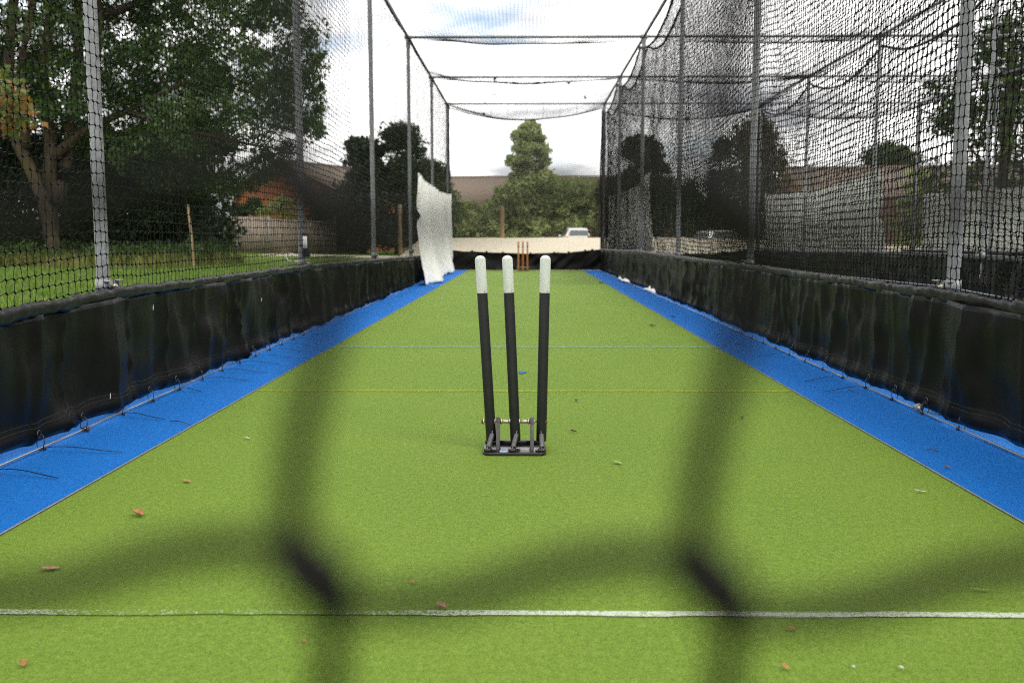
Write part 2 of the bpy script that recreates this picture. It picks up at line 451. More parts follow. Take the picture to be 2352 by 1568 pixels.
# lanes: green turf with a blue strip on each side
GL, GR = -1.402, 1.388
for i in range(3):
    ox = 3.755 * i
    sheet("green_turf", GL + ox, GR + ox, -2.0, FAR + 0.12, 0.0, M["turf"], nx=3, ny=8)
    sheet("blue_turf_strip", (-2.18 if i == 0 else GR + ox - 3.755 + 0.508), GL + ox, -2.0, FAR + 0.12, 0.0, M["blue"])
    sheet("blue_turf_strip", GR + ox, GR + ox + 0.508, -2.0, FAR + 0.12, 0.0, M["blue"])
    for xx in (GL + ox, GR + ox):
        sheet("turf_seam", xx - 0.0035, xx + 0.0035, -2.0, FAR + 0.12, 0.004, M["seam"])
sheet("concrete_edge", -2.30, -2.18, -2.0, FAR + 0.3, 0.0, M["concrete"])
gp = ground(1200, 1410)
def wavy_line(name, y, w, mat, slope, seed):
    xs = np.linspace(GL + 0.006, GR - 0.006, 60)
    c = y + slope * xs + n1d(xs, seed, 0.3) * 0.004
    V = np.stack([np.stack([xs, c - w / 2 + n1d(xs, seed + 1, .06) * .003, np.full_like(xs, .0025)], -1), np.stack([xs, c + w / 2 + n1d(xs, seed + 2, .06) * .003, np.full_like(xs, .0025)], -1)], 1)
    o = MB().add(V, grid_faces(60, 2)).build(name, mat); o["kind"] = "structure"
wavy_line("white_crease_line", gp[1], 0.025, M["white_line"], 0.005, 21)
wavy_line("yellow_crease_line", ground(1200, 898)[1], 0.030, M["yellow_line"], 0.012, 24)
wavy_line("blue_crease_line", ground(1200, 797)[1], 0.055, M["blue_line"], 0.010, 27)
g = ground(1199, 856)
a = np.linspace(0, 2 * math.pi, 18, endpoint=False)
rr = 1 + 0.25 * np.sin(3 * a + 1) + 0.12 * np.sin(5 * a)
V = np.stack([g[0] + 0.022 * rr * np.cos(a), g[1] + 0.05 * rr * np.sin(a), np.full(18, 0.004)], -1)
V = np.concatenate([V, [[g[0], g[1], 0.004]]])
o = MB().add(V, np.array([[i, (i + 1) % 18, 18] for i in range(18)])).build("blue_turf_spot", M["blue_paint"]); o["kind"] = "structure"

# ------------------------------------------------------------------ steel cage frame
frame = empty("cage_frame", (0, 0, 0), "galvanised steel tube frame of posts, rails and crossbeams carrying the black nets over the lanes", "cage frame")
first_post = None
def make_post(x, y, sd):
    b = MB().add(*bar((0, 0, -0.03), (0, 0, ZT - 0.05), 0.0285, 20))
    b.add(*bar((0, 0, ZT - 0.17), (0, 0, ZT - 0.03), 0.036, 16))          # socket under the rail
    p = b.build("post", M["galv"], frame, True)
    sh = p.modifiers.new("split", 'EDGE_SPLIT'); sh.split_angle = R(50)
    c = MB()
    c.add(*box((sd * -0.036, 0, 0.575), (0.006, 0.15, 0.05)))
    c.add(*box((sd * -0.046, -0.055, 0.600), (0.026, 0.05, 0.006)))
    c.add(*box((sd * -0.046, 0.055, 0.600), (0.026, 0.05, 0.006)))
    c.add(*bar((0, 0, 0.545), (0, 0, 0.606), 0.034, 16))
    cl = c.build("clamp", M["galv"], p)
    bb = MB().add(*bar((sd * -0.039, 0, 0.575), (sd * -0.056, 0, 0.575), 0.012, 6)).add(*bar((sd * -0.056, 0, 0.575), (sd * -0.064, 0, 0.575), 0.006, 10))
    bb.build("clamp_bolt", M["bolt"], p)
    return p
for ix, x in enumerate(XS):
    sd = -1 if ix == 0 else 1
    proto = None
    for y in YS:
        if proto is None:
            proto = make_post(x, y, sd); proto.location = (x, y, 0)
        else:
            p = copy_tree(proto, frame); p.location = (x, y, 0)
for x in XS:
    MB().add(*bar((x, 0.05, ZT), (x, FAR + 0.05, ZT), 0.024, 14)).build("top_rail", M["galv"], frame, False)
for y in YS:
    for i in range(3):
        MB().add(*bar((XS[i] + 0.024, y, ZT + 0.002), (XS[i + 1] - 0.024, y, ZT + 0.002), 0.021, 12)).build("crossbeam", M["galv"], frame, False)
    for x in XS:
        MB().add(*bar((x - 0.06, y, ZT + 0.002), (x + 0.06, y, ZT + 0.002), 0.030, 12)).build("coupler", M["galv"], frame, False)

# ------------------------------------------------------------------ nets
def knot_grid_tubes(K, mb, r, nrmv, fine, knots=True, scurve=False, tilt=0.0035, sides=4, kr=2.4, seed=0, jit=0.0016, klen=0.006):
    """K (U,W,3): knots of a square mesh; adds strand tubes and knots to mb"""
    U, W, _ = K.shape
    rg = np.random.default_rng(seed)
    nv = np.asarray(nrmv, float)
    du = nrm(np.gradient(K, axis=0)); dv = nrm(np.gradient(K, axis=1))
    if fine:
        d = klen
        A = K - du * d * 0.8 + dv * d * tilt / 0.0035 * 0.7
        B = K + du * d * 0.8 - dv * d * tilt / 0.0035 * 0.7
        def strand(A, B, axis):
            A_ = np.moveaxis(A, axis, 1); B_ = np.moveaxis(B, axis, 1)
            n = A_.shape[1]
            mid = (B_[:, :-1] + A_[:, 1:]) / 2 + rg.normal(0, jit, (A_.shape[0], n - 1, 3))
            if scurve:
                dd = np.moveaxis(du if axis == 0 else dv, axis, 1)[:, :-1]; d_ = A_[:, 1:] - B_[:, :-1]
                al = (d_ * dd).sum(-1, keepdims=True) * dd
                P = np.zeros((A_.shape[0], 6 * n - 4, 3))
                P[:, 0::6] = A_; P[:, 1::6] = B_
                for q, (w1, w2) in enumerate(((.16, .03), (.36, .22), (.64, .78), (.84, .97))):
                    P[:, 2 + q::6] = B_[:, :-1] + al * w1 + (d_ - al) * w2
                return P
            P = np.zeros((A_.shape[0], 3 * n - 1, 3))
            P[:, 0::3] = A_; P[:, 1::3] = B_; P[:, 2::3] = mid
            return P
        mb.add(*tubes(strand(A, B, 0), r, sides, up=nv))
        A2 = K + dv * d * 0.8 * (-1) + du * d * 0.5; B2 = K + dv * d * 0.8 - du * d * 0.5
        mb.add(*tubes(strand(A2, B2, 1), r, sides, up=nv))
        if knots:
            q = (du * 0.8 - dv * 0.8) * d
            kk = K.reshape(-1, 1, 3); qq = q.reshape(-1, 1, 3)
            s = np.array([-1.15, -0.6, 0.6, 1.15])[None, :, None]
            mb.add(*tubes(kk + qq * s, np.array([0.5, kr, kr, 0.5]) * r, 5, up=nv))
    else:
        mb.add(*tubes(np.moveaxis(K, 0, 1), r, 3, up=nv))
        mb.add(*tubes(K, r, 3, up=nv))

def wall_net(name, x, side, zb, zt, label, y0=0.12, y1=FAR, du=0.05, dv=0.05, r=0.0016, slack=0.02, seed=1, fine_to=10.0, group="netting walls and roofs of the cage", parent_rope=True, drape=0.0):
    n = int((y1 - y0) / du) + 1
    ys = np.linspace(y0, y1, n)
    top, bot = zt(ys), zb(ys)
    W = int(round((3.9 - 0.57) / dv)) + 1
    f = np.linspace(0, 1, W)
    Y = np.repeat(ys[:, None], W, 1)
    Z = bot[:, None] + (top - bot)[:, None] * f[None]
    Z = Z - drape * np.sin(math.pi * f)[None] * (0.5 + 0.5 * n1d(ys, seed + 9, 2.3))[:, None]
    env = np.sin(math.pi * np.clip(f, 0.02, 0.98))[None] * 0.8 + 0.2
    Xx = x + side * slack * env * (n2d(Y, Z, seed, 1.4, 2.2) + 0.3 * n2d(Y, Z, seed + 1, 0.55, 0.7))
    Y = Y + slack * 0.55 * n2d(Y, Z, seed + 2, 0.6, 0.7) + slack * 0.25 * n2d(Y, Z, seed + 3, 0.18, 0.3)
    Z = Z + slack * 0.45 * n2d(Y, Z, seed + 4, 0.5, 0.5)
    K = np.stack([Xx, Y, Z], -1) + np.random.default_rng(seed).normal(0, 0.0018, (n, W, 3))
    mb = MB(); c = int((fine_to - y0) / (y1 - y0) * n)
    c = max(0, min(n - 1, c))
    if c > 2:
        knot_grid_tubes(K[:c + 1], mb, r, (1, 0, 0), True, seed=seed)
    if c < n - 2:
        knot_grid_tubes(K[c:], mb, r * 1.12, (1, 0, 0), False)
    t = empty(name, (x, y0, 0), label, "net", group)
    o = mb.build("mesh_netting", M["net"], t); o.matrix_parent_inverse = Matrix.Translation((-x, -y0, 0))
    if parent_rope:
        top_line = K[:, -1] + np.array([0, 0, 0.008])
        rp = MB().add(*tubes(top_line, 0.022 if x > 5 else 0.017, 6))
        rp.add(*tubes(K[-1], 0.016, 6, up=(0, 1, 0)))
        o = rp.build("edge_rope", M["rope"], t, True); o.matrix_parent_inverse = Matrix.Translation((-x, -y0, 0))
    return t

def interp(pts):
    a = np.array(pts, float)
    return lambda y: np.interp(y, a[:, 0], a[:, 1])
ZL = interp([(0, .53), (3.2, .548), (4.13, .578), (7.8, .58), (11.5, .545), (15.3, .505), (23, .48)])
ZR = interp([(0, .55), (3.4, .562), (4.1, .578), (7.85, .585), (11.4, .588), (15, .60), (18.5, .56), (23, .535)])
def swag(depth):
    def f(y):
        y = np.asarray(y, float)
        t = np.mod(y - 4.13, 3.724) / 3.724
        return 3.82 - depth * 4 * t * (1 - t)
    return f
wall_net("side_net", -1.845, 1, lambda y: ZL(y) - 0.01, lambda y: np.full_like(y, 3.92) - 0.05 * np.abs(np.sin((y - 4.13) * math.pi / 3.724)),
         "black square-mesh net along the left side in front of the trees", slack=0.018, seed=11)
wall_net("divider_net", 1.835, -1, lambda y: ZR(y) - 0.01, swag(0.24), "slack black divider net hanging in swags along the right side, nearer of two layers", r=0.0018, fine_to=13.0, du=0.049, slack=0.032, seed=31, drape=0.06)
wall_net("divider_net", 1.955, -1, lambda y: ZR(y) - 0.03, swag(0.30), "second layer of slack divider net, just behind the right-hand posts", r=0.0018, du=0.052, slack=0.042, seed=51, drape=0.10, fine_to=10)
wall_net("divider_net", 5.66, -1, lambda y: ZR(y) - 0.02, swag(0.30), "black divider net between the second and third lanes", slack=0.05, seed=71, fine_to=0, r=0.0018)
wall_net("divider_net", 9.42, -1, lambda y: ZR(y) - 0.02, swag(0.30), "farthest divider net on the right, beyond the third lane", slack=0.05, seed=91, fine_to=0, r=0.0020, y0=6.0)

def roof_net(i, label, r):
    x0, x1 = XS[i] + 0.03, XS[i + 1] - 0.03
    nu, nv = int((x1 - x0) / 0.05) + 1, int((FAR - 0.1) / 0.052) + 1
    xs, ys = np.linspace(x0, x1, nu), np.linspace(0.1, FAR + 0.02, nv)
    X, Y = np.meshgrid(xs, ys, indexing="ij")
    u = (X - (x0 + x1) / 2) / ((x1 - x0) / 2)
    t = np.mod(Y - 4.13, 3.724) / 3.724
    endf = np.clip((Y - 19.0) / 3.75, 0, 1) ** 2
    sag = (1 - u * u) * (0.06 + 0.20 * 4 * t * (1 - t) + 0.22 * endf) + 0.03 * 4 * t * (1 - t)
    Z = 3.935 - 0.05 * endf - sag + 0.02 * n2d(X, Y, 400 + i, 0.6, 0.8)
    X = X + 0.015 * n2d(X, Y, 410 + i, 0.5, 0.7); Y = Y + 0.02 * n2d(X, Y, 420 + i, 0.7, 0.5) * (Y > 0.3)
    K = np.stack([X, Y, Z], -1)
    mb = MB(); knot_grid_tubes(K, mb, r, (0, 0, 1), False)
    tt = empty("roof_net", (x0, 0.1, 4.0), label, "net", "netting walls and roofs of the cage")
    inv = Matrix.Translation((-x0, -0.1, -4.0))
    o = mb.build("mesh_netting", M["net"], tt); o.matrix_parent_inverse = inv
    rp = MB().add(*tubes(K[:, -1], 0.010, 6)).add(*tubes(K[0], 0.006, 5)).add(*tubes(K[-1], 0.006, 5))
    # lacing loops to the end beam
    for q in range(9):
        a0 = K[int((q + 0.5) / 9 * (nu - 1)), -1]
        rp.add(*tubes(np.array([a0, [a0[0] + 0.03, a0[1], (a0[2] + ZT) / 2], [a0[0] + 0.02, FAR - 0.02, ZT - 0.02]]), 0.004, 4))
    o = rp.build("edge_rope", M["rope"], tt, True); o.matrix_parent_inverse = inv
roof_net(0, "sagging roof net of the middle lane with the cricket stumps under it", 0.0019)
roof_net(1, "sagging roof net of the second lane, beyond the slack divider net", 0.0018)
roof_net(2, "roof net of the third lane at the top right", 0.0018)

SKB = interp([(-1.9, .50), (-1.2, .455), (0, .40), (1.0, .43), (1.9, .52)])
def back_net(i, label):
    cx = 3.755 * i
    x0, x1 = XS[i] + 0.03, XS[i + 1] - 0.03
    n = int((x1 - x0) / 0.05) + 1
    xs = np.linspace(x0, x1, n); u = (xs - (x0 + x1) / 2) / ((x1 - x0) / 2)
    bot = SKB(xs - (x0 + x1) / 2) - 0.01; top = 3.87 - 0.28 * (1 - u * u)
    W = 68; f = np.linspace(0, 1, W)
    X = np.repeat(xs[:, None], W, 1); Z = bot[:, None] + (top - bot)[:, None] * f
    Y = FAR + 0.05 + 0.05 * n2d(X, Z, 500 + i, 0.9, 0.9) * np.sin(math.pi * f)[None]
    K = np.stack([X + 0.008 * n2d(X, Z, 510 + i, .4, .5), Y, Z + 0.01 * n2d(X, Z, 520 + i, .4, .4)], -1)
    mb = MB(); knot_grid_tubes(K, mb, 0.0017, (0, 1, 0), False)
    tt = empty("end_net", (cx, FAR, 0), label, "net", "netting walls and roofs of the cage")
    inv = Matrix.Translation((-cx, -FAR, 0))
    o = mb.build("mesh_netting", M["net_pale"], tt); o.matrix_parent_inverse = inv
    for rp in (MB().add(*tubes(K[0], 0.010, 5, up=(0, 1, 0))), MB().add(*tubes(K[-1], 0.014, 5, up=(0, 1, 0)))):
        o = rp.build("edge_rope", M["rope"], tt, True); o.matrix_parent_inverse = inv
back_net(0, "fine-looking end net behind the wooden stumps, hedge and car seen through it")
back_net(1, "end net of the second lane, seen through the slack divider net")
back_net(2, "end net of the third lane, farthest right")

# the net across the near end, a hand's breadth from the lens
YN = 0.122
kA, kB, kC, kD = at(717, 1325, YN), at(1627, 1342, YN), at(737, 462, YN), at(1634, 458, YN)
sx = (kB - kA)[0] + 0.0008; sz = ((kC - kA)[2] + (kD - kB)[2]) / 2
i0 = int((kA[0] + 1.83) / sx); i1 = int((1.83 - kA[0]) / sx)
j0 = int((kA[2] - 0.03) / sz); j1 = int((4.0 - kA[2]) / sz)
I, J = np.meshgrid(np.arange(-i0, i1 + 1), np.arange(-j0, j1 + 1), indexing="ij")
cl = np.exp(-((I - .5) ** 2 + (J - .5) ** 2) / 30.0)
X = kA[0] + I * sx + J * 0.0009 * cl + (1 - cl) * 0.006 * n2d(I, J, 601, 5, 5)
Z = kA[2] + J * sz - I * 0.0012 * cl + (1 - cl) * 0.006 * n2d(I, J, 602, 5, 5)
Y = YN + (1 - cl) * 0.03 * n2d(I, J, 603, 9, 9)
mb = MB(); knot_grid_tubes(np.stack([X, Y, Z], -1), mb, 0.0023, (0, 1, 0), True, scurve=True, sides=7, kr=2.1, klen=0.0056, tilt=0.0037, jit=0.0001, seed=5)
tag(mb.build("front_net", M["net"], None, True), "blurred black net right in front of the lens, across the near end of the lane", "net", "netting walls and roofs of the cage")

# ------------------------------------------------------------------ vinyl skirts
def skirt(name, x, s, zt, label, seed, y0=0.15, y1=FAR - 0.03, tie0=3.36, gap=0.34, step=0.02, lift=0.020, rough_folds=1.35, marks=(), zoff=0.0):
    """s=+1: the face looks towards +x"""
    n = int((y1 - y0) / step) + 1; W = 20
    ys = np.linspace(y0, y1, n); f = np.linspace(0, 1, W)
    top = zt(ys) - 0.05 + zoff
    ph = np.abs(np.sin(math.pi * (ys - tie0) / gap))
    bot = 0.020 + lift * ph ** 0.8 * (0.55 + 0.45 * n1d(ys, seed + 5, 0.8))
    Y = np.repeat(ys[:, None], W, 1); F = np.repeat(f[None], n, 0)
    Z = bot[:, None] + (top - bot)[:, None] * f
    sharp = lambda v: np.sign(v) * np.abs(v) ** 0.7
    fold = 0.022 * n1d(Y + 0.05 * F, seed, 0.36) + 0.013 * sharp(n1d(Y - 0.06 * F, seed + 1, 0.17)) + 0.0045 * sharp(n1d(Y, seed + 2, 0.075)) * (0.3 + F)
    fold += 0.030 * (1 - np.abs(n1d(Y + 0.10 * F, seed + 20, 0.27))) ** 5 + 0.017 * (1 - np.abs(n1d(Y - 0.07 * F, seed + 21, 0.12))) ** 5 - 0.012
    fold = fold * (0.55 + 0.45 * np.cos((F - 0.35) * 2.4)) * rough_folds
    fold += 0.018 * n2d(Y, Z, seed + 3, 0.24, 0.22) + 0.007 * n2d(Y, Z, seed + 4, 0.10, 0.09)
    lowb = np.exp(-((F - 0.07) / 0.07) ** 2) * (0.010 + 0.020 * ph[:, None] * (0.5 + 0.5 * n1d(Y, seed + 6, 0.5)))
    curl = -np.clip(0.05 - F, 0, 1) * 0.35
    Xx = x + s * (0.012 + fold + lowb + curl)
    K = np.stack([Xx, Y, Z], -1)
    t = empty(name, (x, y0, 0), label, "skirt", "black vinyl skirts at the foot of the nets")
    inv = Matrix.Translation((-x, -y0, 0))
    o = MB().add(K, grid_faces(n, W)).build("vinyl_sheet", M["vinyl"], t, True); o.matrix_parent_inverse = inv
    so = o.modifiers.new("thickness", 'SOLIDIFY'); so.thickness = 0.0015
    # rolled top hem, gathered on its cord
    m2 = max(n, int((y1 - y0) / 0.012)); yh = np.linspace(y0, y1, m2)
    r = 0.020 * (1 + 0.15 * n1d(yh, seed + 7, 0.035) + 0.12 * n1d(yh, seed + 8, 0.16))
    sides = 10; ang = np.arange(sides) / sides * 2 * math.pi
    tw = 0.5 * n1d(yh, seed + 12, 0.07)
    rx = r[:, None] * (1 + 0.22 * n2d(yh[:, None], ang[None] * 2, seed + 13, 0.05, 1.0))
    H = np.stack([x + s * 0.010 + s * 0.5 * rx * np.cos(ang + tw[:, None]) + s * 0.006 * n1d(yh, seed + 14, .2)[:, None], np.repeat(yh[:, None], sides, 1) + 0.006 * np.sin(ang * 2 + tw[:, None]),
                  (zt(yh) + zoff - 0.035 + 0.004 * n1d(yh, seed + 15, 0.11))[:, None] + 1.3 * rx * np.sin(ang + tw[:, None])], -1)
    i = np.arange(m2 - 1)[:, None]; j = np.arange(sides)[None]; j2 = (j + 1) % sides
    Fh = np.stack([i * sides + j, i * sides + j2, (i + 1) * sides + j2, (i + 1) * sides + j], -1).reshape(-1, 4)
    o = MB().add(H, Fh).build("hem", M["vinyl_hem"], t, True); o.matrix_parent_inverse = inv
    # double row of stitching above the bottom edge, one row below the hem
    st = MB()
    for fz in (2.6, 3.3, 18.3):
        a0 = int(fz); ww = fz - a0
        L = K[:, a0] * (1 - ww) + K[:, a0 + 1] * ww + np.array([s * 0.0022, 0, 0])
        sel = ys < 9
        st.add(*tubes(L[sel], 0.0008, 3))
    o = st.build("stitching", M["thread"], t); o.matrix_parent_inverse = inv
    for (yy, fz, hh) in marks:
        ii = int((yy - y0) / (y1 - y0) * (n - 1)); a0 = int(fz * (W - 1))
        sc_ = MB()
        c = K[ii, a0]; P = np.array([c + [s * .003, .003, hh * .5], c + [s * .003, 0, hh * .1], c + [s * .003, -.003, -hh * .5]])
        sc_.add(*tubes(P, [.0006, .0022, .0008], 6))
        o = sc_.build("white_scuff", M["scuff"], t); o.matrix_parent_inverse = inv
    return K, ys
KL, yl = skirt("net_skirt", -1.83, 1, ZL, "long black vinyl skirt along the left side below the net, lawn behind it", 101,
               marks=[(4.55, 0.88, 0.03), (6.3, 0.72, 0.028), (3.93, 0.16, 0.03)])
KR, yr = skirt("net_skirt", 1.83, -1, ZR, "long black vinyl skirt along the right side of the stump lane", 131, tie0=3.77, gap=0.35, lift=0.012, rough_folds=1.0)
skirt("net_skirt", 5.60, -1, ZR, "black vinyl skirt of the second lane, glimpsed through the slack divider net", 161, step=0.05, tie0=3.5, zoff=-0.02)
skirt("net_skirt", 9.36, -1, ZR, "farthest black vinyl skirt on the right, beyond the second lane", 191, step=0.08, tie0=3.5, y0=8, zoff=-0.02)
def back_skirt(i, label):
    cx = (XS[i] + XS[i + 1]) / 2
    xs = np.linspace(-1.885, 1.885, 160); f = np.linspace(0, 1, 16)
    X = np.repeat(xs[:, None], 16, 1); top = SKB(xs) + 0.012 * n1d(xs, 700 + i, 0.25)
    Z = 0.012 + (top - 0.012)[:, None] * f
    Y = FAR - 0.05 + 0.05 * n2d(X + 0.8 * Z, Z, 710 + i, 0.35, 0.3) + 0.03 * n2d(X - Z, Z, 720 + i, 0.16, 0.25) - 0.10 * (1 - f)[None] ** 2
    t = empty("end_skirt", (cx, FAR, 0), label, "skirt", "black vinyl skirts at the foot of the nets")
    o = MB().add(np.stack([X, Y - FAR, Z], -1), grid_faces(160, 16)).build("vinyl_sheet", M["vinyl"], t, True)
    so = o.modifiers.new("thickness", 'SOLIDIFY'); so.thickness = 0.002
    for xx in (-1.3, -0.95, -0.55, 0.12, 0.70, 1.05, 1.45, 1.62):
        MB().add(*box((xx, -0.06, float(SKB(xx)) + 0.012), (0.05, 0.02, 0.035), ry=0.1)).build("fixing_tab", M["vinyl_hem"], t)
back_skirt(0, "sagging black vinyl skirt across the far end, behind the wooden stumps")
back_skirt(1, "black vinyl skirt across the far end of the second lane")
back_skirt(2, "black vinyl skirt across the far end of the third lane")

# ------------------------------------------------------------------ cables and ties
def wire(pts, r, label, name="wire_cable"):
    P = np.array(pts, float)
    tag(MB().add(*tubes(P, r, 8, caps=True)).build(name, M["wire"], None, True), label, "cable", "steel cables along the skirts")
yy = np.arange(0.2, FAR - 0.2, 0.17)
wire(np.stack([np.interp(yy, [0, 4.4, 6], [-1.797, -1.800, -1.822]) + 0.004 * n1d(yy, 5, .5), yy, 0.015 + 0.003 * n1d(yy, 6, .4)], -1), 0.0042, "bare steel cable on the blue strip at the foot of the left skirt")
wire(np.stack([1.785 + 0.004 * n1d(yy, 7, .5), yy, 0.014 + 0.003 * n1d(yy, 8, .4)], -1), 0.0042, "bare steel cable at the foot of the right skirt")
wire(np.stack([1.853 + 0 * yy, yy, ZR(yy) - 0.004 - 0.012 * np.abs(np.sin((yy - 4.13) * math.pi / 3.724))], -1), 0.0045, "twisted steel cable along the top of the right skirt, through the post clamps")
wire(np.stack([5.63 + 0 * yy, yy, ZR(yy) - 0.015 + 0 * yy], -1), 0.0045, "twisted steel cable along the top of the second lane's skirt")

ORD = ["first", "second", "third", "fourth", "fifth", "sixth", "seventh", "eighth", "ninth", "tenth", "eleventh", "twelfth", "thirteenth", "fourteenth"]
def cable_tie(x, y, s, tail, side, i, ang):
    label = f"black cable tie on {side} skirt, {ORD[i]} from camera"
    if tail > 0.12: label += ", long tail on blue"
    t = empty("cable_tie", (x, y, 0), label, "cable tie", "cable ties holding the skirts to the cables")
    a = np.linspace(0, 2 * math.pi, 15)
    ring = np.stack([s * (-0.002 + 0.014 * np.cos(a)), 0.006 * np.sin(a), 0.034 + 0.028 * np.sin(a)], -1)
    MB().add(*tubes(ring, 0.0021, 5)).add(*box((s * 0.012, 0, 0.012), (0.011, 0.010, 0.013), rz=0.4)).build("loop", M["tie"], t, True)
    e = np.stack([s * 0.0 + 0 * a, -0.0 * a, 0.075 + 0.0 * a], -1)
    ey = np.stack([s * -0.006 + 0 * a, 0.013 * np.cos(a), 0.066 + 0.013 * np.sin(a)], -1)
    MB().add(*tubes(ey, 0.0035, 5, up=(1, 0, 0))).build("eyelet", M["plate"], t, True)
    if tail > 0.02:
        u = np.linspace(0, 1, 9)
        bend = 0.06 * tail * np.sin(u * 2.2) * ((-1) ** i)
        P = np.stack([s * (0.014 + tail * u * math.cos(ang)) + bend * math.sin(ang), tail * u * -math.sin(ang) + bend * math.cos(ang), 0.014 + 0.018 * np.sin(u * math.pi) * (1 - u) - 0.008 * u], -1)
        w = 0.0026 * np.where(u > 0.93, 0.55, 1)
        up = MB(); nu = len(u)
        dirv = nrm(np.gradient(P, axis=0)); sidev = nrm(np.cross(dirv, (0, 0, 1.0)))
        Q = np.stack([P + sidev * w[:, None], P + sidev * w[:, None] + [0, 0, .0016], P - sidev * w[:, None] + [0, 0, .0016], P - sidev * w[:, None]], 1)
        F = [[q * 4 + e_, q * 4 + (e_ + 1) % 4, q * 4 + 4 + (e_ + 1) % 4, q * 4 + 4 + e_] for q in range(nu - 1) for e_ in range(4)]
        up.add(Q, np.array(F)).build("tail", M["tie"], t)
tails_l = [.26, .30, 0, .24, 0, .14, .27, .27, .25, .25, .24, .22, .2, .2]
for i in range(14):
    cable_tie(-1.80, 3.02 + 0.34 * i, 1, tails_l[i], "left", i, [.3, .05, .4, .35, .2, .3, .1, .12, .15, .1, .2, .12, .2, .1][i])
tails_r = [0, 0, 0, .26, .28, 0, 0, .24, 0, .22, 0, .2]
for i in range(12):
    cable_tie(1.79, 3.77 + 0.35 * i, -1, tails_r[i], "right", i, [.3, .2, .4, .35, .45, .3, .2, .3, .2, .25, .2, .2][i])
g = ground(2135, 945, 0.025)
t = empty("cable_anchor", (1.785, 4.17, 0.0), "round zinc anchor washer on the cable at the foot of the right skirt", "anchor")
MB().add(*bar((0, -0.006, 0.026), (0, 0.006, 0.026), 0.019, 24)).build("washer", M["galv"], t)
MB().add(*bar((0, -0.012, 0.026), (0, 0.05, 0.022), 0.009, 10)).build("eye_bolt", M["bolt"], t)

# box and shackle on the left post
px_ = at(710, 548, 7.80)
t = empty("latch_box", (-1.885, 7.80, 0.70), "small black latch box with a white front, fixed low on the second left post", "latch box")
bevel_box(MB().add(*box((0.055, -0.03, 0.03), (0.055, 0.06, 0.20))).build("case", M["tie"], t), 0.006)
MB().add(*box((0.052, -0.0625, 0.055), (0.036, 0.004, 0.10))).build("front_plate", M["white_trim"], t)
MB().add(*bar((0.0, -0.03, 0.03), (0.03, -0.03, 0.03), 0.010, 10)).build("strap", M["tie"], t)
t = empty("shackle", (-1.90, 7.78, 0.575), "small steel shackle hanging beside the foot of the second left post", "shackle")
a = np.linspace(0.3, 2 * math.pi - 0.6, 14)
MB().add(*tubes(np.stack([-0.075 + 0.028 * np.cos(a), 0 * a, 0.055 + 0.034 * np.sin(a)], -1), 0.0065, 8, up=(0, 1, 0))).build("bow", M["rim"], t, True)
MB().add(*bar((-0.05, 0, 0.02), (0.03, 0.0, 0.012), 0.006, 8)).build("pin", M["bolt"], t)

# ------------------------------------------------------------------ white scrim sheets
def white_sheet(x, s, label, seed):
    ya, yb = 15.2, 22.55
    n, W = 150, 46
    u = np.linspace(0, 1, n); f = np.linspace(0, 1, W)
    top = np.interp(u, [0, .06, .25, .5, .56, .8, 1], [1.83, 1.81, 1.765, 1.74, 1.75, 1.755, 1.82])
    Y = ya + (yb - ya) * np.repeat(u[:, None], W, 1)
    F = np.repeat(f[None], n, 0)
    low = 1 - F
    notch = np.exp(-((F - 0.62) / 0.045) ** 2) * np.exp(-u / 0.06)[:, None]
    Y = Y + 0.30 * notch + 0.10 * low * np.exp(-u / .05)[:, None]
    Z = 0.012 + (top - 0.012)[:, None] * F
    flare = 0.33 * low ** 2.2 * (0.75 + 0.4 * n1d(u * 7, seed, 1.1))[:, None] * np.exp(-((u - 0.28) / 0.5) ** 2)[:, None]
    tailn = np.exp(-((u - 0.0) / 0.05) ** 2)[:, None] * low ** 3
    flare = flare - 0.16 * np.exp(-((u - 0.09) / 0.035) ** 2)[:, None] * low ** 2
    d = 0.05 + flare + 0.05 * n2d(Y, Z, seed, 1.1, 0.9) + 0.012 * n2d(Y + 0.6 * Z, Z, seed + 1, .40, 0.7) + 0.03 * notch + 0.012 * n2d(Y, Z, seed + 2, .16, .18) * low
    Z = Z + 0.05 * np.abs(n1d(u * 7, seed + 4, 0.5))[:, None] * low ** 8 * (u > 0.12)[:, None]
    d = np.maximum(d, 0.012)
    t = empty("windbreak_sheet", (x, ya, 0), label, "sheet", "white scrim sheets hung on the left of each lane")
    inv = Matrix.Translation((-x, -ya, 0))
    K = np.stack([x + s * d, Y, Z], -1)
    o = MB().add(K, grid_faces(n, W)).build("cloth", M["cloth"], t, True); o.matrix_parent_inverse = inv
    so = o.modifiers.new("thickness", 'SOLIDIFY'); so.thickness = 0.002
    for e in (MB().add(*tubes(K[:, -1], 0.007, 5)), MB().add(*tubes(K[0, int(W * .72):], 0.008, 5, up=(0, 1, 0)))):
        o = e.build("edge_binding", M["cloth"], t, True); o.matrix_parent_inverse = inv
    if x < 0:
        for q in list(np.linspace(0.01, 0.99, 13)) + [-.98, -.84, -.69]:
            p = K[int(q * (n - 1)), -1] - [0, 0, .02] if q > 0 else K[1, int(-q * (W - 1))]
            o = MB().add(*bar(p + [s * 0.004, 0, 0], p + [s * 0.013, 0, 0], 0.010, 8)).build("eyelet", M["tie"], t); o.matrix_parent_inverse = inv
white_sheet(-1.825, 1, "white scrim sheet hanging full length on the left net at the far end", 801)
white_sheet(1.98, 1, "white scrim sheet glimpsed behind the far end of the right-hand slack net", 811)
white_sheet(5.70, 1, "grey-white scrim sheet seen beyond the second lane, left of the brick wall", 821)
white_sheet(9.46, 1, "grey-white scrim sheet at the right edge, nearest of those beyond the nets", 831)
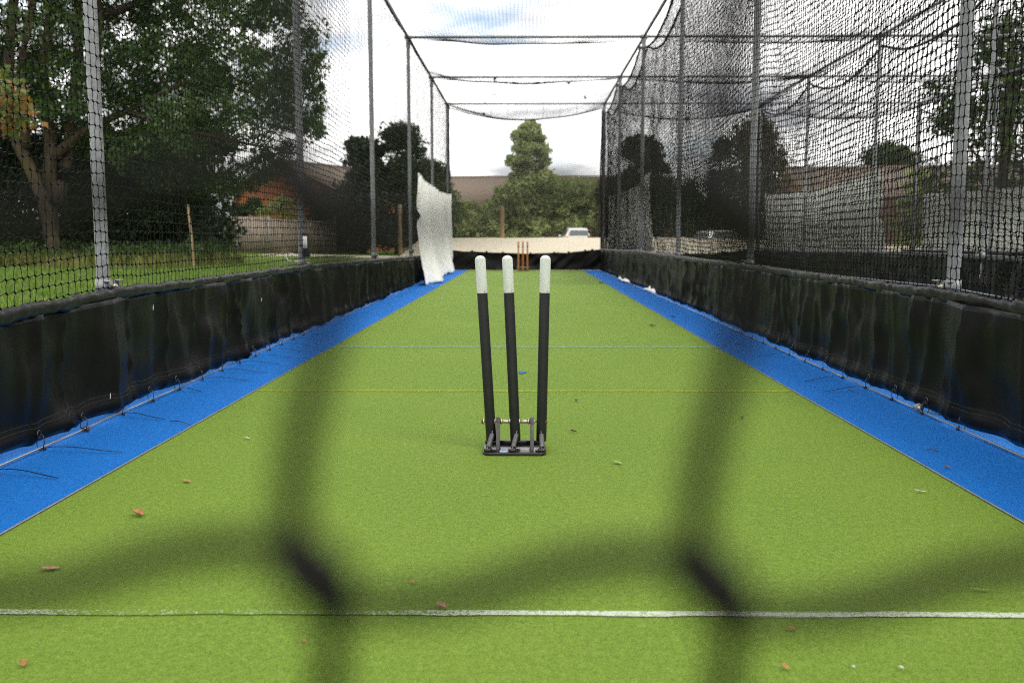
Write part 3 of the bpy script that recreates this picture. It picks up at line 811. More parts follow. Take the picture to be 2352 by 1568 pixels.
def scrap(y, ln, label, seed):  # crumpled white strip added in place of a glint at the skirt's foot
    n, W = 34, 10
    u = np.linspace(0, 1, n); f = np.linspace(0, 1, W)
    U, F = np.meshgrid(u, f, indexing="ij")
    edge = np.sin(math.pi * U) ** 0.5
    Xx = 1.84 - 0.12 * F * edge * (0.75 + 0.4 * n1d(u * 6, seed, 1)[:, None])
    Z = 0.01 + 0.065 * np.sin(math.pi * np.clip(F * 0.9 + 0.05, 0, 1)) * edge * (0.8 + 0.5 * n2d(U * 8, F * 3, seed + 1, 1, 1)) + 0.012
    o = MB().add(np.stack([Xx, y + ln * U, Z], -1), grid_faces(n, W)).build("crumpled_sheet", M["cloth"], None, True)
    so = o.modifiers.new("thickness", 'SOLIDIFY'); so.thickness = 0.002
    tag(o, label, "sheet", "crumpled white sheet ends under the right skirt")
scrap(16.0, 2.0, "crumpled white sheet end poking out under the right skirt, farther of two", 840)
scrap(12.6, 1.5, "crumpled white sheet end poking out under the right skirt, nearer of two", 845)

# ------------------------------------------------------------------ stumps
def stump_profile(h, r, z0=0.0, rounded=True):
    p = [(0.0001, z0), (r * 0.96, z0), (r, z0 + 0.004)]
    p += [(r, z0 + h - 0.016)] if rounded else [(r, z0 + h)]
    if rounded: p += [(r * math.cos(a), z0 + h - 0.016 + 0.016 * math.sin(a)) for a in np.linspace(0.25, 1.45, 6)]
    p += [(0.0001, z0 + h)]
    return p
def rounded_plate(w, d, h, r, z0):
    pts = []
    for cx, cy, a0 in ((w / 2 - r, d / 2 - r * .4, 0), (-w / 2 + r, d / 2 - r * .4, 90), (-w / 2 + r, -d / 2 + r, 180), (w / 2 - r, -d / 2 + r, 270)):
        rr = r if a0 >= 180 else r * .4
        cx = math.copysign(w / 2 - rr, cx)
        for q in range(7):
            a = R(a0 + 15 * q); pts.append((cx + rr * math.cos(a), cy + rr * math.sin(a)))
    return extrude(pts, 2, z0, z0 + h)

SY = 3.395
st = empty("spring_stumps", (at(1182, 1000, SY)[0], SY, 0.0), "black spring-back cricket stumps with white tops on a glossy black base", "cricket stumps")
b = MB().add(*rounded_plate(0.234, 0.165, 0.010, 0.030, 0.001))
b.add(*box((0, 0.076, 0.017), (0.226, 0.010, 0.014)))
bp = bevel_box(b.build("base_plate", M["plate"], st), 0.002)
lb = MB().add(*box((-0.040, -0.052, 0.0120), (0.028, 0.034, 0.0012))).build("label_plate", M["sticker"], bp)  # small pale blue rectangle with a few dark strokes on it
b = MB()
for (dx, dy, l_, an) in ((-.003, 0.006, .014, .5), (.002, -.002, .016, -.3), (-.002, -.008, .011, .8), (.006, .006, .008, 1.2)):
    b.add(*box((-0.040 + dx, -0.052 + dy, 0.0130), (l_, 0.0016, 0.0008), rz=an))
b.build("printed_mark", M["ink"], bp)
AZ = 0.105; AY = 0.035
ax = MB().add(*bar((-0.125, AY, AZ), (0.125, AY, AZ), 0.0046, 12)).build("axle", M["bolt"], st)
for x0, x1 in ((-0.050, -0.018), (0.020, 0.050)):
    MB().add(*bar((x0, AY, AZ), (x1, AY, AZ), 0.0072, 14)).build("spacer", M["bolt"], ax)
for xx in (-0.117, -0.074, -0.050, -0.019, 0.018, 0.052, 0.072, 0.114):
    MB().add(*bar((xx - 0.0022, AY, AZ), (xx + 0.0022, AY, AZ), 0.0115, 14)).build("washer", M["bolt"], ax)
for xx in (-0.0545, 0.0575, 0.1185, -0.1215):
    MB().add(*bar((xx - 0.003, AY, AZ), (xx + 0.003, AY, AZ), 0.0095, 6)).build("nut", M["rust"], ax)
for xx in (-0.062, 0.065):
    prof = [(-0.040, 0.011), (0.045, 0.011), (0.047, 0.110), (0.040, 0.122), (0.028, 0.122), (0.020, 0.112)]
    bevel_box(MB().add(*extrude(prof, 0, xx - 0.0068, xx + 0.0068)).build("bracket", M["bracket"], st), 0.0015)
lean = {-0.088: (-0.040, -0.004), 0.003: (-0.031, 0.012), 0.100: (0.013, 0.0)}
for xx, (lx, ly) in lean.items():
    # stump pivoting on the axle: built upright around the pivot, then leaned
    z0 = 0.030
    sb = MB().add(*lathe(stump_profile(0.558, 0.0192, 0, False), 28)).build("stump", M["stump_black"], st, True)
    sb.location = (xx, AY + 0.002, z0)
    H = 0.69
    sb.rotation_euler = (-ly / H, lx / H, random.uniform(0, 6))
    sb.rotation_euler = (Matrix.Rotation(lx / H, 3, 'Y') @ Matrix.Rotation(-ly / H, 3, 'X')).to_euler()
    md = sb.modifiers.new("split", 'EDGE_SPLIT'); md.split_angle = R(40)
    tp = MB().add(*lathe(stump_profile(0.138, 0.0197, 0.558), 28)).build("painted_tip", M["stump_white"], sb, True)
    md = tp.modifiers.new("split", 'EDGE_SPLIT'); md.split_angle = R(60)
    # spring from the base to the heel of the stump
    p0 = np.array([xx - 0.008, -0.052, 0.024]); p1 = np.array([xx + 0.004, 0.004, 0.060])
    if xx > 0.05: p0[0] = xx + 0.002; p1[0] = xx
    a = np.linspace(0, 2 * math.pi * 16, 240)
    dv = p1 - p0; L = np.linalg.norm(dv); dv = dv / L; e1 = nrm(np.cross(dv, (1, 0, 0.2))); e2 = np.cross(dv, e1)
    P = p0 + dv * (a / a[-1] * L)[:, None] + 0.0078 * (np.cos(a)[:, None] * e1 + np.sin(a)[:, None] * e2)
    b = MB().add(*tubes(P, 0.0017, 5))
    hk = np.linspace(0, 2 * math.pi, 12)
    b.add(*tubes(p0 - dv * 0.009 + 0.0085 * (np.cos(hk)[:, None] * e1 + np.sin(hk)[:, None] * dv), 0.0016, 5))
    b.add(*tubes(p1 + dv * 0.009 + 0.0085 * (np.cos(hk)[:, None] * e1 + np.sin(hk)[:, None] * dv), 0.0016, 5))
    b.build("spring", M["spring"], st, True)
    b = MB().add(*lathe([(0.0001, 0.011), (0.0155, 0.011), (0.0150, 0.0225), (0.013, 0.0235), (0.0001, 0.0235)], 20, (p0[0] - 0.002, p0[1] - 0.006, 0)))
    b.build("spring_boss", M["plate"], st)

def wooden_set(x, y):
    t = empty("wooden_stumps", (x, y, 0), "orange varnished wooden stumps on a metal stand at the far end", "cricket stumps")
    bevel_box(MB().add(*box((0, 0, 0.010), (0.27, 0.12, 0.018))).build("base_plate", M["bracket"], t), 0.004)
    MB().add(*bar((-0.15, 0.0, 0.09), (0.15, 0.0, 0.09), 0.007, 8)).build("axle", M["bolt"], t)
    for xx in (-0.107, 0.0, 0.107):
        s_ = MB().add(*lathe(stump_profile(0.70, 0.019, 0.012), 16, (xx, -0.004, 0))).build("stump", M["varnish"], t, True)
        MB().add(*lathe([(0.0195, 0.56), (0.0195, 0.61)], 16, (xx, -0.004, 0))).build("dark_band", M["dark_band"], s_, True)
wooden_set(at(1201, 612, 22.2)[0], 22.2)
g = at(1727, 590, 8.10)
t = MB().add(*lathe(stump_profile(0.715, 0.019, 0.0), 16)).build("loose_stump", M["varnish"], None, True)
t.location = (float(g[0]) + 0.01, 8.10, 0.0); t.rotation_euler = (0.0, -0.02, 0)
tag(t, "single orange wooden stump standing beyond the right net beside the second post", "cricket stump")

# ------------------------------------------------------------------ litter on the turf
def leaf_blade(name, px, py, w, l, mat, label, rot, curl=0.35, lobes=0, group="leaves and scraps fallen on the turf", cat="leaf"):
    g = ground(px, py, 0.006)
    n = 11; u = np.linspace(0, 1, n)
    half = np.sin(math.pi * np.clip(u, 0.02, 0.98)) ** 0.8 * (1 + (0.35 * np.sin(u * math.pi * 2 * lobes) if lobes else 0)) * w / 2
    V = []
    for q in range(n):
        for s_ in (-1, 0, 1):
            V.append((s_ * half[q], (u[q] - .5) * l, 0.002 + abs(s_) * half[q] * curl + l * curl * 0.6 * (u[q] - .4) ** 2))
    o = MB().add(np.array(V), grid_faces(n, 3)).build(name, mat, None, True)
    so = o.modifiers.new("thickness", 'SOLIDIFY'); so.thickness = 0.0008
    o.location = (float(g[0]), float(g[1]), 0.004); o.rotation_euler = (0.08, 0.1, rot)
    return tag(o, label, cat, group)
LV = [
    (428, 1104, .020, .030, "orange_leaf", "small tan leaf on the green turf, near the left blue strip", 1.2, .35, 0),
    (316, 1181, .030, .045, "brown_leaf", "curled brown leaf on the turf beside the left blue strip's near end", 1.0, .8, 3),
    (115, 1304, .022, .044, "pink_leaf", "flat pinkish leaf on the turf at the lower left", 1.9, .2, 0),
    (54, 1523, .015, .022, "brown_leaf", "crinkled orange-brown leaf in the bottom left corner", 0.4, .6, 2),
    (1418, 1062, .020, .036, "green_leaf", "bright green leaf on the turf, right of the stump base", 0.9, .3, 0),
    (2114, 1128, .010, .036, "pale_scrap", "small white scrap on the turf near the right blue strip", 1.4, .5, 2),
    (2252, 1354, .008, .046, "green_leaf", "thin green blade of grass lying at the lower right", 1.5, .2, 0),
    (1803, 1530, .012, .018, "orange_leaf", "orange fragment at the bottom edge, right of centre", 0.3, .4, 0),
    (1815, 1444, .013, .018, "orange_leaf", "orange fragment just below the white line, right side", 1.3, .4, 0),
    (947, 1334, .010, .014, "orange_leaf", "tiny orange fragment above the white line, left of centre", 0.9, .4, 0),
    (1012, 1393, .018, .026, "pink_leaf", "pale crumpled leaf touching the white line's upper edge", 1.1, .7, 3),
    (567, 1006, .014, .024, "pale_scrap", "pale flake on the turf beside the left blue strip", 1.4, .4, 2),
    (1322, 920, .018, .026, "dark_leaf", "dark curled leaf on the turf just beyond the stump base, right", 0.5, .7, 2),
    (1316, 990, .015, .030, "dark_leaf", "dark leaf on the turf level with the stump axle", 1.3, .6, 2),
    (1703, 959, .014, .026, "dark_leaf", "dark leaf on the green near the right seam", 0.2, .6, 2),
    (1662, 792, .016, .070, "pink_leaf", "pale narrow leaf on the right blue strip near the pale blue line", 1.5, .4, 0),
    (1545, 727, .030, .060, "dark_leaf", "dark leaf on the right blue strip, farthest along it", 1.4, .5, 2),
    (1498, 748, .030, .070, "dark_leaf", "dark leaf on the green beside the right strip's far half", 1.5, .5, 2),
    (2175, 1073, .016, .022, "brown_leaf", "brown speck of leaf on the right blue strip", 0.8, .6, 2),
    (697, 1470, .008, .012, "orange_leaf", "tiny orange speck at the bottom, left of centre", 0.7, .4, 0),
    (195, 989, .035, .050, "dark_leaf", "dark clump of leaf against the left cable on the blue", 1.3, .8, 3),
    (2070, 1532, .007, .010, "pale_scrap", "pale fleck at the bottom right", 0.8, .4, 0),
    (1960, 1530, .006, .008, "pale_scrap", "bluish pale fleck by the bottom edge, right", 0.8, .4, 0),
    (1380, 650, .05, .10, "dark_leaf", "dark leaf at the far end of the green, right half", 1.3, .5, 2),
]
for (px, py, w, l, mt, lab, rot, cu, lo) in LV:
    leaf_blade("fallen_leaf", px, py, w, l, M[mt], lab, rot, cu, lo)
def twig(p, q, label):
    a, b = ground(*p), ground(*q)
    c = (a + b) / 2
    P = np.array([a, a * .6 + b * .4 + [0, .006, .004], b]) - c + [0, 0, .006]
    o = MB().add(*tubes(P, [.0022, .002, .0012], 6, caps=True)).build("twig", M["dark_leaf"], None, True)
    o.location = tuple(float(v) for v in c)
    tag(o, label, "twig", "twigs fallen on the blue strips")
twig((392, 969), (441, 978), "reddish brown twig on the left blue strip, pointing at the green")
twig((2128, 1036), (2158, 1040), "short twig on the right blue strip")
twig((1950, 898), (1972, 905), "dark bent twig on the right blue strip, below the skirt's cable ties")
for (px, py, Y, lab) in ((1140, 215, 17.0, "dead leaf caught in the roof net, left of centre"), (1344, 222, 20.0, "dead leaf caught in the roof net near the right rail"),
                         (1140, 182, 19.0, "dead leaf lodged on the crossbeam fourth from the near end"), (1117, 239, 22.7, "dead leaf lodged on the last crossbeam"),
                         (1108, 262, 22.6, "dead leaves caught at the sagging end of the roof net"), (1305, 190, 18.4, "dead leaf stuck in the roof net, right of centre")):
    p = at(px, py, Y)
    n = 7; V = []
    mbv = MB()
    for q in range(3):
        c = rng.normal(0, .025, 3); r1 = rng.normal(0, .028, (4, 3)); mbv.add(c + r1, np.array([[0, 1, 2, 3]]))
    o = mbv.build("caught_leaf", M["dark_leaf"]); o.location = tuple(float(v) for v in p)
    so = o.modifiers.new("thickness", 'SOLIDIFY'); so.thickness = 0.002
    tag(o, lab, "leaf", "dead leaves caught in the roof")

# ------------------------------------------------------------------ vegetation
def leaves(C, rad, per, size, seed, flat=0.75, aspect=0.5, droop=0.3, lobed=False):
    """C (n,3) clump centres, rad (n,), per leaves each: folded leaf-shaped quads"""
    rg = np.random.default_rng(seed)
    C = np.asarray(C, float); rad = np.broadcast_to(np.asarray(rad, float), (len(C),))
    n = len(C) * per
    c = np.repeat(C, per, 0); rr = np.repeat(rad, per)
    d = nrm(rg.normal(0, 1, (n, 3))) * (rg.uniform(0, 1, n) ** 0.45)[:, None] * rr[:, None]
    d[:, 2] *= flat
    p = c + d
    a = nrm(nrm(d) * 0.7 + rg.normal(0, 0.7, (n, 3)) + [0, 0, -droop])
    b = nrm(np.cross(a, rg.normal(0, 1, (n, 3))))
    s = size * rg.uniform(0.6, 1.35, n)[:, None]
    up = np.cross(a, b)
    if lobed:
        V = np.stack([p - a * s * .5, p - a * s * .1 + b * s * .55, p + a * s * .12 + b * s * .18, p + a * s * .6, p + a * s * .12 - b * s * .18, p - a * s * .1 - b * s * .55], 1)
        i = np.arange(n)[:, None] * 6
        return V.reshape(-1, 3), [np.concatenate([i + [[0, 1, 2, 3]], i + [[0, 3, 4, 5]]])]
    V = np.stack([p - a * s * .5, p + b * s * aspect * .5 + up * s * .08, p + a * s * .5, p - b * s * aspect * .5 + up * s * .08], 1)
    return V.reshape(-1, 3), [np.arange(n * 4).reshape(-1, 4)]

def limb(pts, r0, r1, sides=9, seed=0, sub=4, wob=0.02):
    pts = np.array(pts, float)
    t = np.linspace(0, len(pts) - 1, (len(pts) - 1) * sub + 1)
    P = np.stack([np.interp(t, np.arange(len(pts)), pts[:, q]) for q in range(3)], -1)
    for _ in range(2): P[1:-1] = (P[:-2] + 2 * P[1:-1] + P[2:]) / 4
    L = np.linalg.norm(pts[-1] - pts[0])
    P[1:-1] += np.random.default_rng(seed).normal(0, wob * r0 * 2, P[1:-1].shape)
    return tubes(P, np.linspace(r0, r1, len(P)) * (1 + 0.08 * n1d(np.arange(len(P)), seed, 1.3)), sides, caps=True)

def tree(name, base, height, width, label, mat, bark_m, seed, n=60, per=150, size=0.22, shape="round", trunk_r=0.2, clear=0.15, clump=0.22, cat="tree", group=None, depth=None, top_gap=0.0):
    rg = np.random.default_rng(seed)
    bx, by, bz = base; depth = depth or width
    C = []; rads = []
    n = int(n * 1.6)
    while len(C) < n:
        u = rg.uniform(-1, 1, 3); zf = (u[2] + 1) / 2
        if shape == "round": w = math.sqrt(max(0.0, 1 - ((zf - 0.45) / 0.58) ** 2))
        elif shape == "column": w = min(1, 0.45 + 0.9 * zf) * math.sqrt(max(0.0, 1 - zf ** 5))
        elif shape == "dome": w = math.sqrt(max(0.0, 1 - zf ** 2.4))
        else: w = (1 - zf) ** 0.8 * 0.95 + 0.05
        if u[0] ** 2 + u[1] ** 2 > 1: continue
        if u[0] ** 2 + u[1] ** 2 < 0.25 and rg.uniform() < 0.5: continue
        k_ = rg.uniform(0.82, 1.12)
        C.append((u[0] * w * width / 2 * k_, u[1] * w * depth / 2 * k_, height * (clear + (1 - clear) * zf * rg.uniform(.95, 1.03))))
        rads.append(1.4 * clump * min(width, height * 1.2) * rg.uniform(0.5, 1.15))
    C = np.array(C); rads = np.array(rads)
    t = empty(name, base, label, cat, group)
    tb = MB().add(*limb([(0, 0, -0.1), (rg.normal(0, .1), rg.normal(0, .1), height * .45), (0, 0, height * .92)], trunk_r, trunk_r * .2, seed=seed))
    for q in range(min(14, n // 3)):
        c = C[q * 3]; z0 = max(height * 0.12, c[2] * 0.55)
        tb.add(*limb([(0, 0, z0), (c[0] * .5, c[1] * .5, (z0 + c[2]) / 2 + .1), c], trunk_r * .35, trunk_r * .07, 6, seed + q))
    tb.build("trunk", bark_m, t, True)
    mb = MB().add(*leaves(C, rads, per, size * 1.25, seed + 1))
    # loose sprays that break the outline
    E = C[rg.integers(0, n, n)] * 1.0; E[:, :2] *= 1.13; E[:, 2] += rg.uniform(-.1, .25, n) * width * .2
    mb.add(*leaves(E, rads * .45, per // 5, size, seed + 2))
    mb.build("crown", mat, t)
    return t

# big ash on the left, several stems
BD = 28.0
def pz(pts): return [at(*p) for p in pts]
ash = empty("ash_tree", (-14.3, BD, 0), "large dark ash tree with several pale stems, spreading over the lawn on the left", "tree")
inv = Matrix.Translation((14.3, -BD, 0))
tb = MB()
tb.add(*limb(pz([(150, 640, 27.6), (120, 560, 27.6), (100, 450, 27.6), (60, 370, 27.5), (25, 290, 27.4), (18, 160, 27.3), (30, 0, 27.2), (60, -300, 27)]), .21, .12, seed=1))
tb.add(*limb(pz([(108, 640, 28), (122, 560, 28), (113, 450, 28), (118, 330, 28), (95, 180, 28.1), (112, 60, 28.2), (128, -40, 28.3), (120, -300, 28.3)]), .22, .12, seed=2))
tb.add(*limb(pz([(130, 470, 28), (160, 300, 28.5), (180, 150, 28.7), (178, 0, 29), (200, -300, 29)]), .24, .10, seed=3))
tb.add(*limb(pz([(125, 360, 28), (190, 300, 27.9), (290, 256, 27.8), (400, 200, 27.6), (520, 150, 27.5)]), .16, .04, seed=4))
tb.add(*limb(pz([(180, 150, 28.7), (215, 190, 28.2), (228, 120, 28.2), (230, -100, 28.2)]), .16, .06, seed=5))
tb.add(*limb(pz([(180, 60, 28.8), (330, 0, 28.6), (520, -30, 28.4), (690, -20, 28)]), .15, .03, seed=6))
tb.add(*limb(pz([(290, 256, 27.8), (420, 300, 27.6), (560, 330, 27.4), (650, 345, 27.3)]), .09, .02, seed=7))
tb.add(*limb(pz([(60, 340, 27.5), (45, 150, 27.4), (75, 20, 27.4), (95, -150, 27.4)]), .17, .08, seed=8))
o = tb.build("trunk", M["bark"], ash, True); o.matrix_parent_inverse = inv
C = []; rd = []
edge = [(-500, 640), (0, 690), (60, 712), (120, 735), (200, 742), (260, 745), (320, 735), (345, 690), (385, 670), (410, 620), (430, 560)]
rg = np.random.default_rng(77)
while len(C) < 1650:
    px = rg.uniform(-420, 760); py = rg.uniform(-560, 430)
    xm = np.interp(py, [e[0] for e in edge], [e[1] for e in edge])
    if px > xm - 18: continue
    if px < 210 and 60 < py and rg.uniform() < 0.15: continue
    if px < 190 and py > 300: continue
    if px > 480 and py > 250 and rg.uniform() < 0.45: continue
    if px > 590 and rg.uniform() < 0.2: continue
    C.append(at(px, py, rg.uniform(25.6, 37))); rd.append(rg.uniform(.35, .85))
mb = MB().add(*leaves(C, rd, 190, 0.145, 78, aspect=.42, droop=.5))
rim = []
for py in np.arange(-300, 425, 7):
    xm = np.interp(py, [e[0] for e in edge], [e[1] for e in edge])
    rim.append(at(xm - rg.uniform(0, 45), py + rg.uniform(-9, 9), rg.uniform(26, 30)))
mb.add(*leaves(rim, rg.uniform(.15, .36, len(rim)), 55, 0.13, 79, aspect=.42, droop=.6))
o = mb.build("crown", M["leaf_ash"], ash); o.matrix_parent_inverse = inv

# dark shrubs under it
def shrub(px, topy, Y, w, label, mat, seed, n=34, per=170, size=.12, depth=None, group="dark shrubs under the big tree", h=None):
    c = at(px, topy, Y); hh = c[2]
    t = tree("shrub", (float(c[0]), Y, 0), float(hh), w, label, M[mat], M["bark_dark"], seed, n, per, size, "dome", .08, 0.02, .20, "shrub", group, depth)
    return t
shrub(230, 330, 31.5, 4.2, "tall dark shrub left of the nearest left post, under the big tree", "leaf_dark", 201)
shrub(315, 360, 31, 3.4, "dark shrub right of the nearest left post, behind the lawn", "leaf_dark", 202)
shrub(405, 390, 30.5, 2.3, "dark shrub directly behind the wooden stake", "leaf_dark", 203)
shrub(425, 415, 35, 2.0, "dark shrub overhanging the left end of the board fence", "leaf_dark", 204, n=24)
shrub(60, 300, 33.5, 4.6, "dark shrub behind the pale tree stems at the far left", "leaf_dark", 205)
shrub(505, 405, 53, 3.0, "dark shrub behind the left end of the board fence", "leaf_dark", 208, n=22, group="bushes by the board fence")
shrub(650, 462, 50.0, 2.6, "light green bush above the board fence, beside the brick house", "leaf_hedge", 206, n=18, group="bushes by the board fence")
shrub(585, 462, 52.5, 1.8, "green bush climbing the brick gable", "leaf_mid", 207, n=16, group="bushes by the board fence")

# maple branch with turning leaves at the left edge
mp_ = empty("maple_tree", tuple(at(-260, 640, 13.5) * [1, 1, 0]), "maple with orange and green leaves reaching in at the left edge", "tree")
bx, by = mp_.location.x, mp_.location.y
inv = Matrix.Translation((-bx, -by, 0))
tb = MB().add(*limb([(bx, by, -.1), at(-250, 350, 13.5), at(-230, 100, 13.6), at(-240, -250, 13.6)], .14, .04, seed=11))
tb.add(*limb([at(-240, 260, 13.5), at(-120, 190, 13.4), at(20, 215, 13.3), at(70, 255, 13.2)], .05, .012, 7, seed=12))
o = tb.build("trunk", M["bark_dark"], mp_, True); o.matrix_parent_inverse = inv
C = [at(a_, b_, 13.3 + rg.uniform(-.5, .5)) for a_, b_ in ((-20, 165), (10, 190), (25, 215), (45, 235), (62, 262), (20, 250), (-10, 230), (-5, 275), (-60, 200), (-110, 230), (-150, 160), (-200, 220), (-90, 280), (-160, 60), (-220, 20), (-260, 120), (-240, 300), (20, 295))]
mb = MB().add(*leaves(C, rg.uniform(.2, .34, len(C)), 40, 0.10, 91, lobed=True, droop=.6))
o = mb.build("crown", M["leaf_maple"], mp_); o.matrix_parent_inverse = inv

# undergrowth and lawn blades
def blades(n, xr, yr_, h, w, seed, fn=None, lean_=0.5):
    rg = np.random.default_rng(seed)
    x = rg.uniform(*xr, n); y = rg.uniform(*yr_, n)
    if fn is not None:
        kx = fn(x, y); x, y = x[kx], y[kx]; n = len(x)
    hh = h * rg.uniform(.5, 1.3, n); a = rg.uniform(0, 6.283, n)
    b = np.stack([x, y, np.full(n, -.03)], -1)
    d = np.stack([np.cos(a), np.sin(a), 0 * a], -1); e = np.stack([-np.sin(a), np.cos(a), 0 * a], -1)
    m_ = b + d * (hh * lean_ * .3)[:, None] + np.array([0, 0, 1]) * (hh * .6)[:, None]
    tip = b + d * (hh * lean_)[:, None] + np.array([0, 0, 1]) * hh[:, None]
    V = np.stack([b - e * w, b + e * w, m_ + e * w * .7, m_ - e * w * .7, tip], 1).reshape(-1, 3)
    i = np.arange(n)[:, None] * 5
    return V, [i + [[0, 1, 2, 3]], i + [[3, 2, 4]]]
o = MB().add(*blades(60000, (-19, -2.1), (6, 27), 0.075, 0.006, 301)).build("grass", M["grass"]); o["kind"] = "stuff"
und = lambda x, y: (x < -0.0 * y - 8.6) & (n2d(x, y, 333, 1.1, 1.1) > -0.1 + 0.8 * np.clip((25.5 - y) / 2, 0, 1))
mb = MB().add(*blades(7000, (-17.5, -9.0), (23.6, 30.0), 0.42, 0.010, 302, und, 0.8))
cx = np.stack([rg.uniform(-19, -9.4, 260), rg.uniform(25.8, 31, 260), rg.uniform(.0, .5, 260)], -1)
o = mb.build("long_dry_grass", M["dry_grass"]); o["kind"] = "stuff"
o = MB().add(*leaves(cx, .36, 90, 0.10, 303)).build("undergrowth", M["leaf_mid"]); o["kind"] = "stuff"

# trees and hedge beyond
def at_tree(name, px, topy, Y, wpx, label, mat, seed, gz=0.0, **kw):
    c = at(px, topy, Y); w = wpx * Y / 2130
    return tree(name, (float(c[0]), Y, gz), float(c[2] - gz), w, label, M[mat], M["bark_dark"], seed, **kw)
at_tree("round_tree", 912, 300, 47, 150, "dark round-headed tree above the white sheet, taller of a pair", "leaf_dark", 401, n=70, per=170, size=.17, clear=.08, clump=.16, group="trees beyond the nets")
at_tree("round_tree", 830, 325, 48, 105, "dark tree between the left posts, smaller of a pair", "leaf_dark", 402, n=46, per=150, size=.17, clear=.06, clump=.19, group="trees beyond the nets")
at_tree("round_tree", 772, 425, 52, 130, "low dark tree beside the brick house roof", "leaf_dark", 403, n=34, per=130, size=.18, clear=.05, clump=.2, group="trees beyond the nets")
at_tree("round_tree", 985, 375, 52, 120, "green tree right of the dark pair, behind the white sheet", "leaf_mid", 404, n=44, per=140, size=.18, clear=.05, clump=.18, group="trees beyond the nets")
at_tree("tall_tree", 1217, 284, 70, 98, "tall narrow grey-green tree rising above the hedge at the far end", "leaf_tall", 405, n=150, per=90, size=.22, shape="column", clear=.25, clump=.115, group="trees beyond the nets")
at_tree("round_tree", 1478, 322, 52, 125, "round dark tree seen through the slack net, left of the tallest one there", "leaf_dark", 406, n=60, per=150, size=.19, clear=.1, clump=.17, group="trees beyond the nets")
at_tree("round_tree", 1410, 420, 55, 110, "low dark tree beside the far right corner of the lane", "leaf_russet", 407, n=34, per=140, size=.2, clear=.03, clump=.2, group="trees beyond the nets")
at_tree("cone_tree", 1738, 282, 64, 225, "broad cone-shaped dark tree behind the second right post", "leaf_russet", 408, n=90, per=150, size=.2, shape="cone", clear=.05, clump=.15, group="trees beyond the nets")
at_tree("round_tree", 1655, 315, 65, 60, "ragged leaning tree at the left of the cone-shaped one", "leaf_dark", 409, n=24, per=110, size=.19, clear=.2, clump=.26, group="trees beyond the nets")
at_tree("round_tree", 1575, 425, 66, 130, "low dark bushy tree behind the third right post", "leaf_dark", 410, n=40, per=140, size=.2, clear=.02, clump=.2, group="trees beyond the nets")
at_tree("round_tree", 2050, 332, 66, 130, "green tree rising behind the brown roof on the right", "leaf_mid", 411, n=50, per=140, size=.24, clear=.2, clump=.18, group="trees beyond the nets")
at_tree("round_tree", 2330, 30, 26, 330, "large loose-leaved tree at the right edge, behind the nearest right post", "leaf_mid", 412, n=62, per=62, size=.15, clear=.18, clump=.12, group="trees beyond the nets")
at_tree("round_tree", 2120, 398, 36, 95, "bright green bush in front of the brown roof", "leaf_hedge", 413, n=22, per=130, size=.15, clear=.15, clump=.22, cat="bush", group="trees beyond the nets")
# hedge bank
rg = np.random.default_rng(55)
n = 420
hx = rg.uniform(-7.5, 7.2, n)
top = np.interp(hx, [-8, -5.6, -3.5, -1.8, 0, 2.2, 4.4, 6.2, 8], [4.2, 3.4, 3.0, 4.4, 5.4, 5.2, 4.7, 4.2, 3.6])
C = np.stack([hx, rg.uniform(68.5, 73, n), rg.uniform(0.0, 1, n) ** .75 * top], -1)
hd = empty("hedge", (0, 70.5, 0), "broad overgrown green hedge behind the far end of the lane", "hedge")
inv = Matrix.Translation((0, -70.5, 0))
o = MB().add(*leaves(C, rg.uniform(.4, .9, n), 150, .32, 56)).build("foliage", M["leaf_hedge"], hd); o.matrix_parent_inverse = inv
for q in range(12):
    o = MB().add(*limb([(C[q, 0], 71, -.1), (C[q, 0] + .1, 71, top[q] * .5), (C[q, 0] + .3, 71, top[q] * .85)], .05, .015, 6, q)).build("stem", M["bark_dark"], hd, True); o.matrix_parent_inverse = inv
# dense dark hedge closing the left side behind the big tree
rg = np.random.default_rng(57); n = 420
hx = rg.uniform(-27, -11.6, n)
C = np.stack([hx, rg.uniform(35, 37.5, n) + (hx + 12) * -.1, rg.uniform(0, 1, n) ** .8 * (4.6 + n1d(hx, 58, 1.7))], -1)
hd = empty("hedge", (-19, 36, 0), "tall dark hedge behind the stems of the big left tree", "hedge")
inv = Matrix.Translation((19, -36, 0))
o = MB().add(*leaves(C, rg.uniform(.5, .9, n), 130, .24, 59)).build("foliage", M["leaf_dark"], hd); o.matrix_parent_inverse = inv
for q in range(8):
    o = MB().add(*limb([(C[q, 0], 36.5, -.1), (C[q, 0] + .1, 36.5, 1.5), (C[q, 0] + .3, 36.5, 3.5)], .06, .02, 6, q)).build("stem", M["bark_dark"], hd, True); o.matrix_parent_inverse = inv

# ------------------------------------------------------------------ posts, fence, buildings
def wood_post(px, topy, basey, Y, r, mat, label, name="wooden_post", gz=-.03, lean_=0.0):
    p = at(px, topy, Y)
    b = MB(); h = float(p[2] - gz)
    P = np.array([[0, 0, 0], [lean_ * h * .3, 0, h * .5], [lean_ * h, 0, h - .02], [lean_ * h, 0, h]])
    b.add(*tubes(P, np.array([1.05, 1, .95, .8]) * r, 9, caps=True))
    o = b.build(name, M[mat], None, True); o.location = (float(p[0]) - lean_ * h, Y, gz)
    md = o.modifiers.new("split", 'EDGE_SPLIT'); md.split_angle = R(50)
    tag(o, label, "post", "wooden posts around the nets")
wood_post(431, 470, 612, 25.5, .028, "post_wood", "thin leaning wooden stake on the lawn, in front of the dark shrubs", "wooden_stake", lean_=-0.06)
wood_post(918, 470, 585, 38, .085, "post_wood", "grey wooden post on the lawn, left of the white sheet")
wood_post(1153, 474, 548, 33.0, .075, "pale_post", "pale tan wooden post on the gravel bank at the far end", gz=.70)

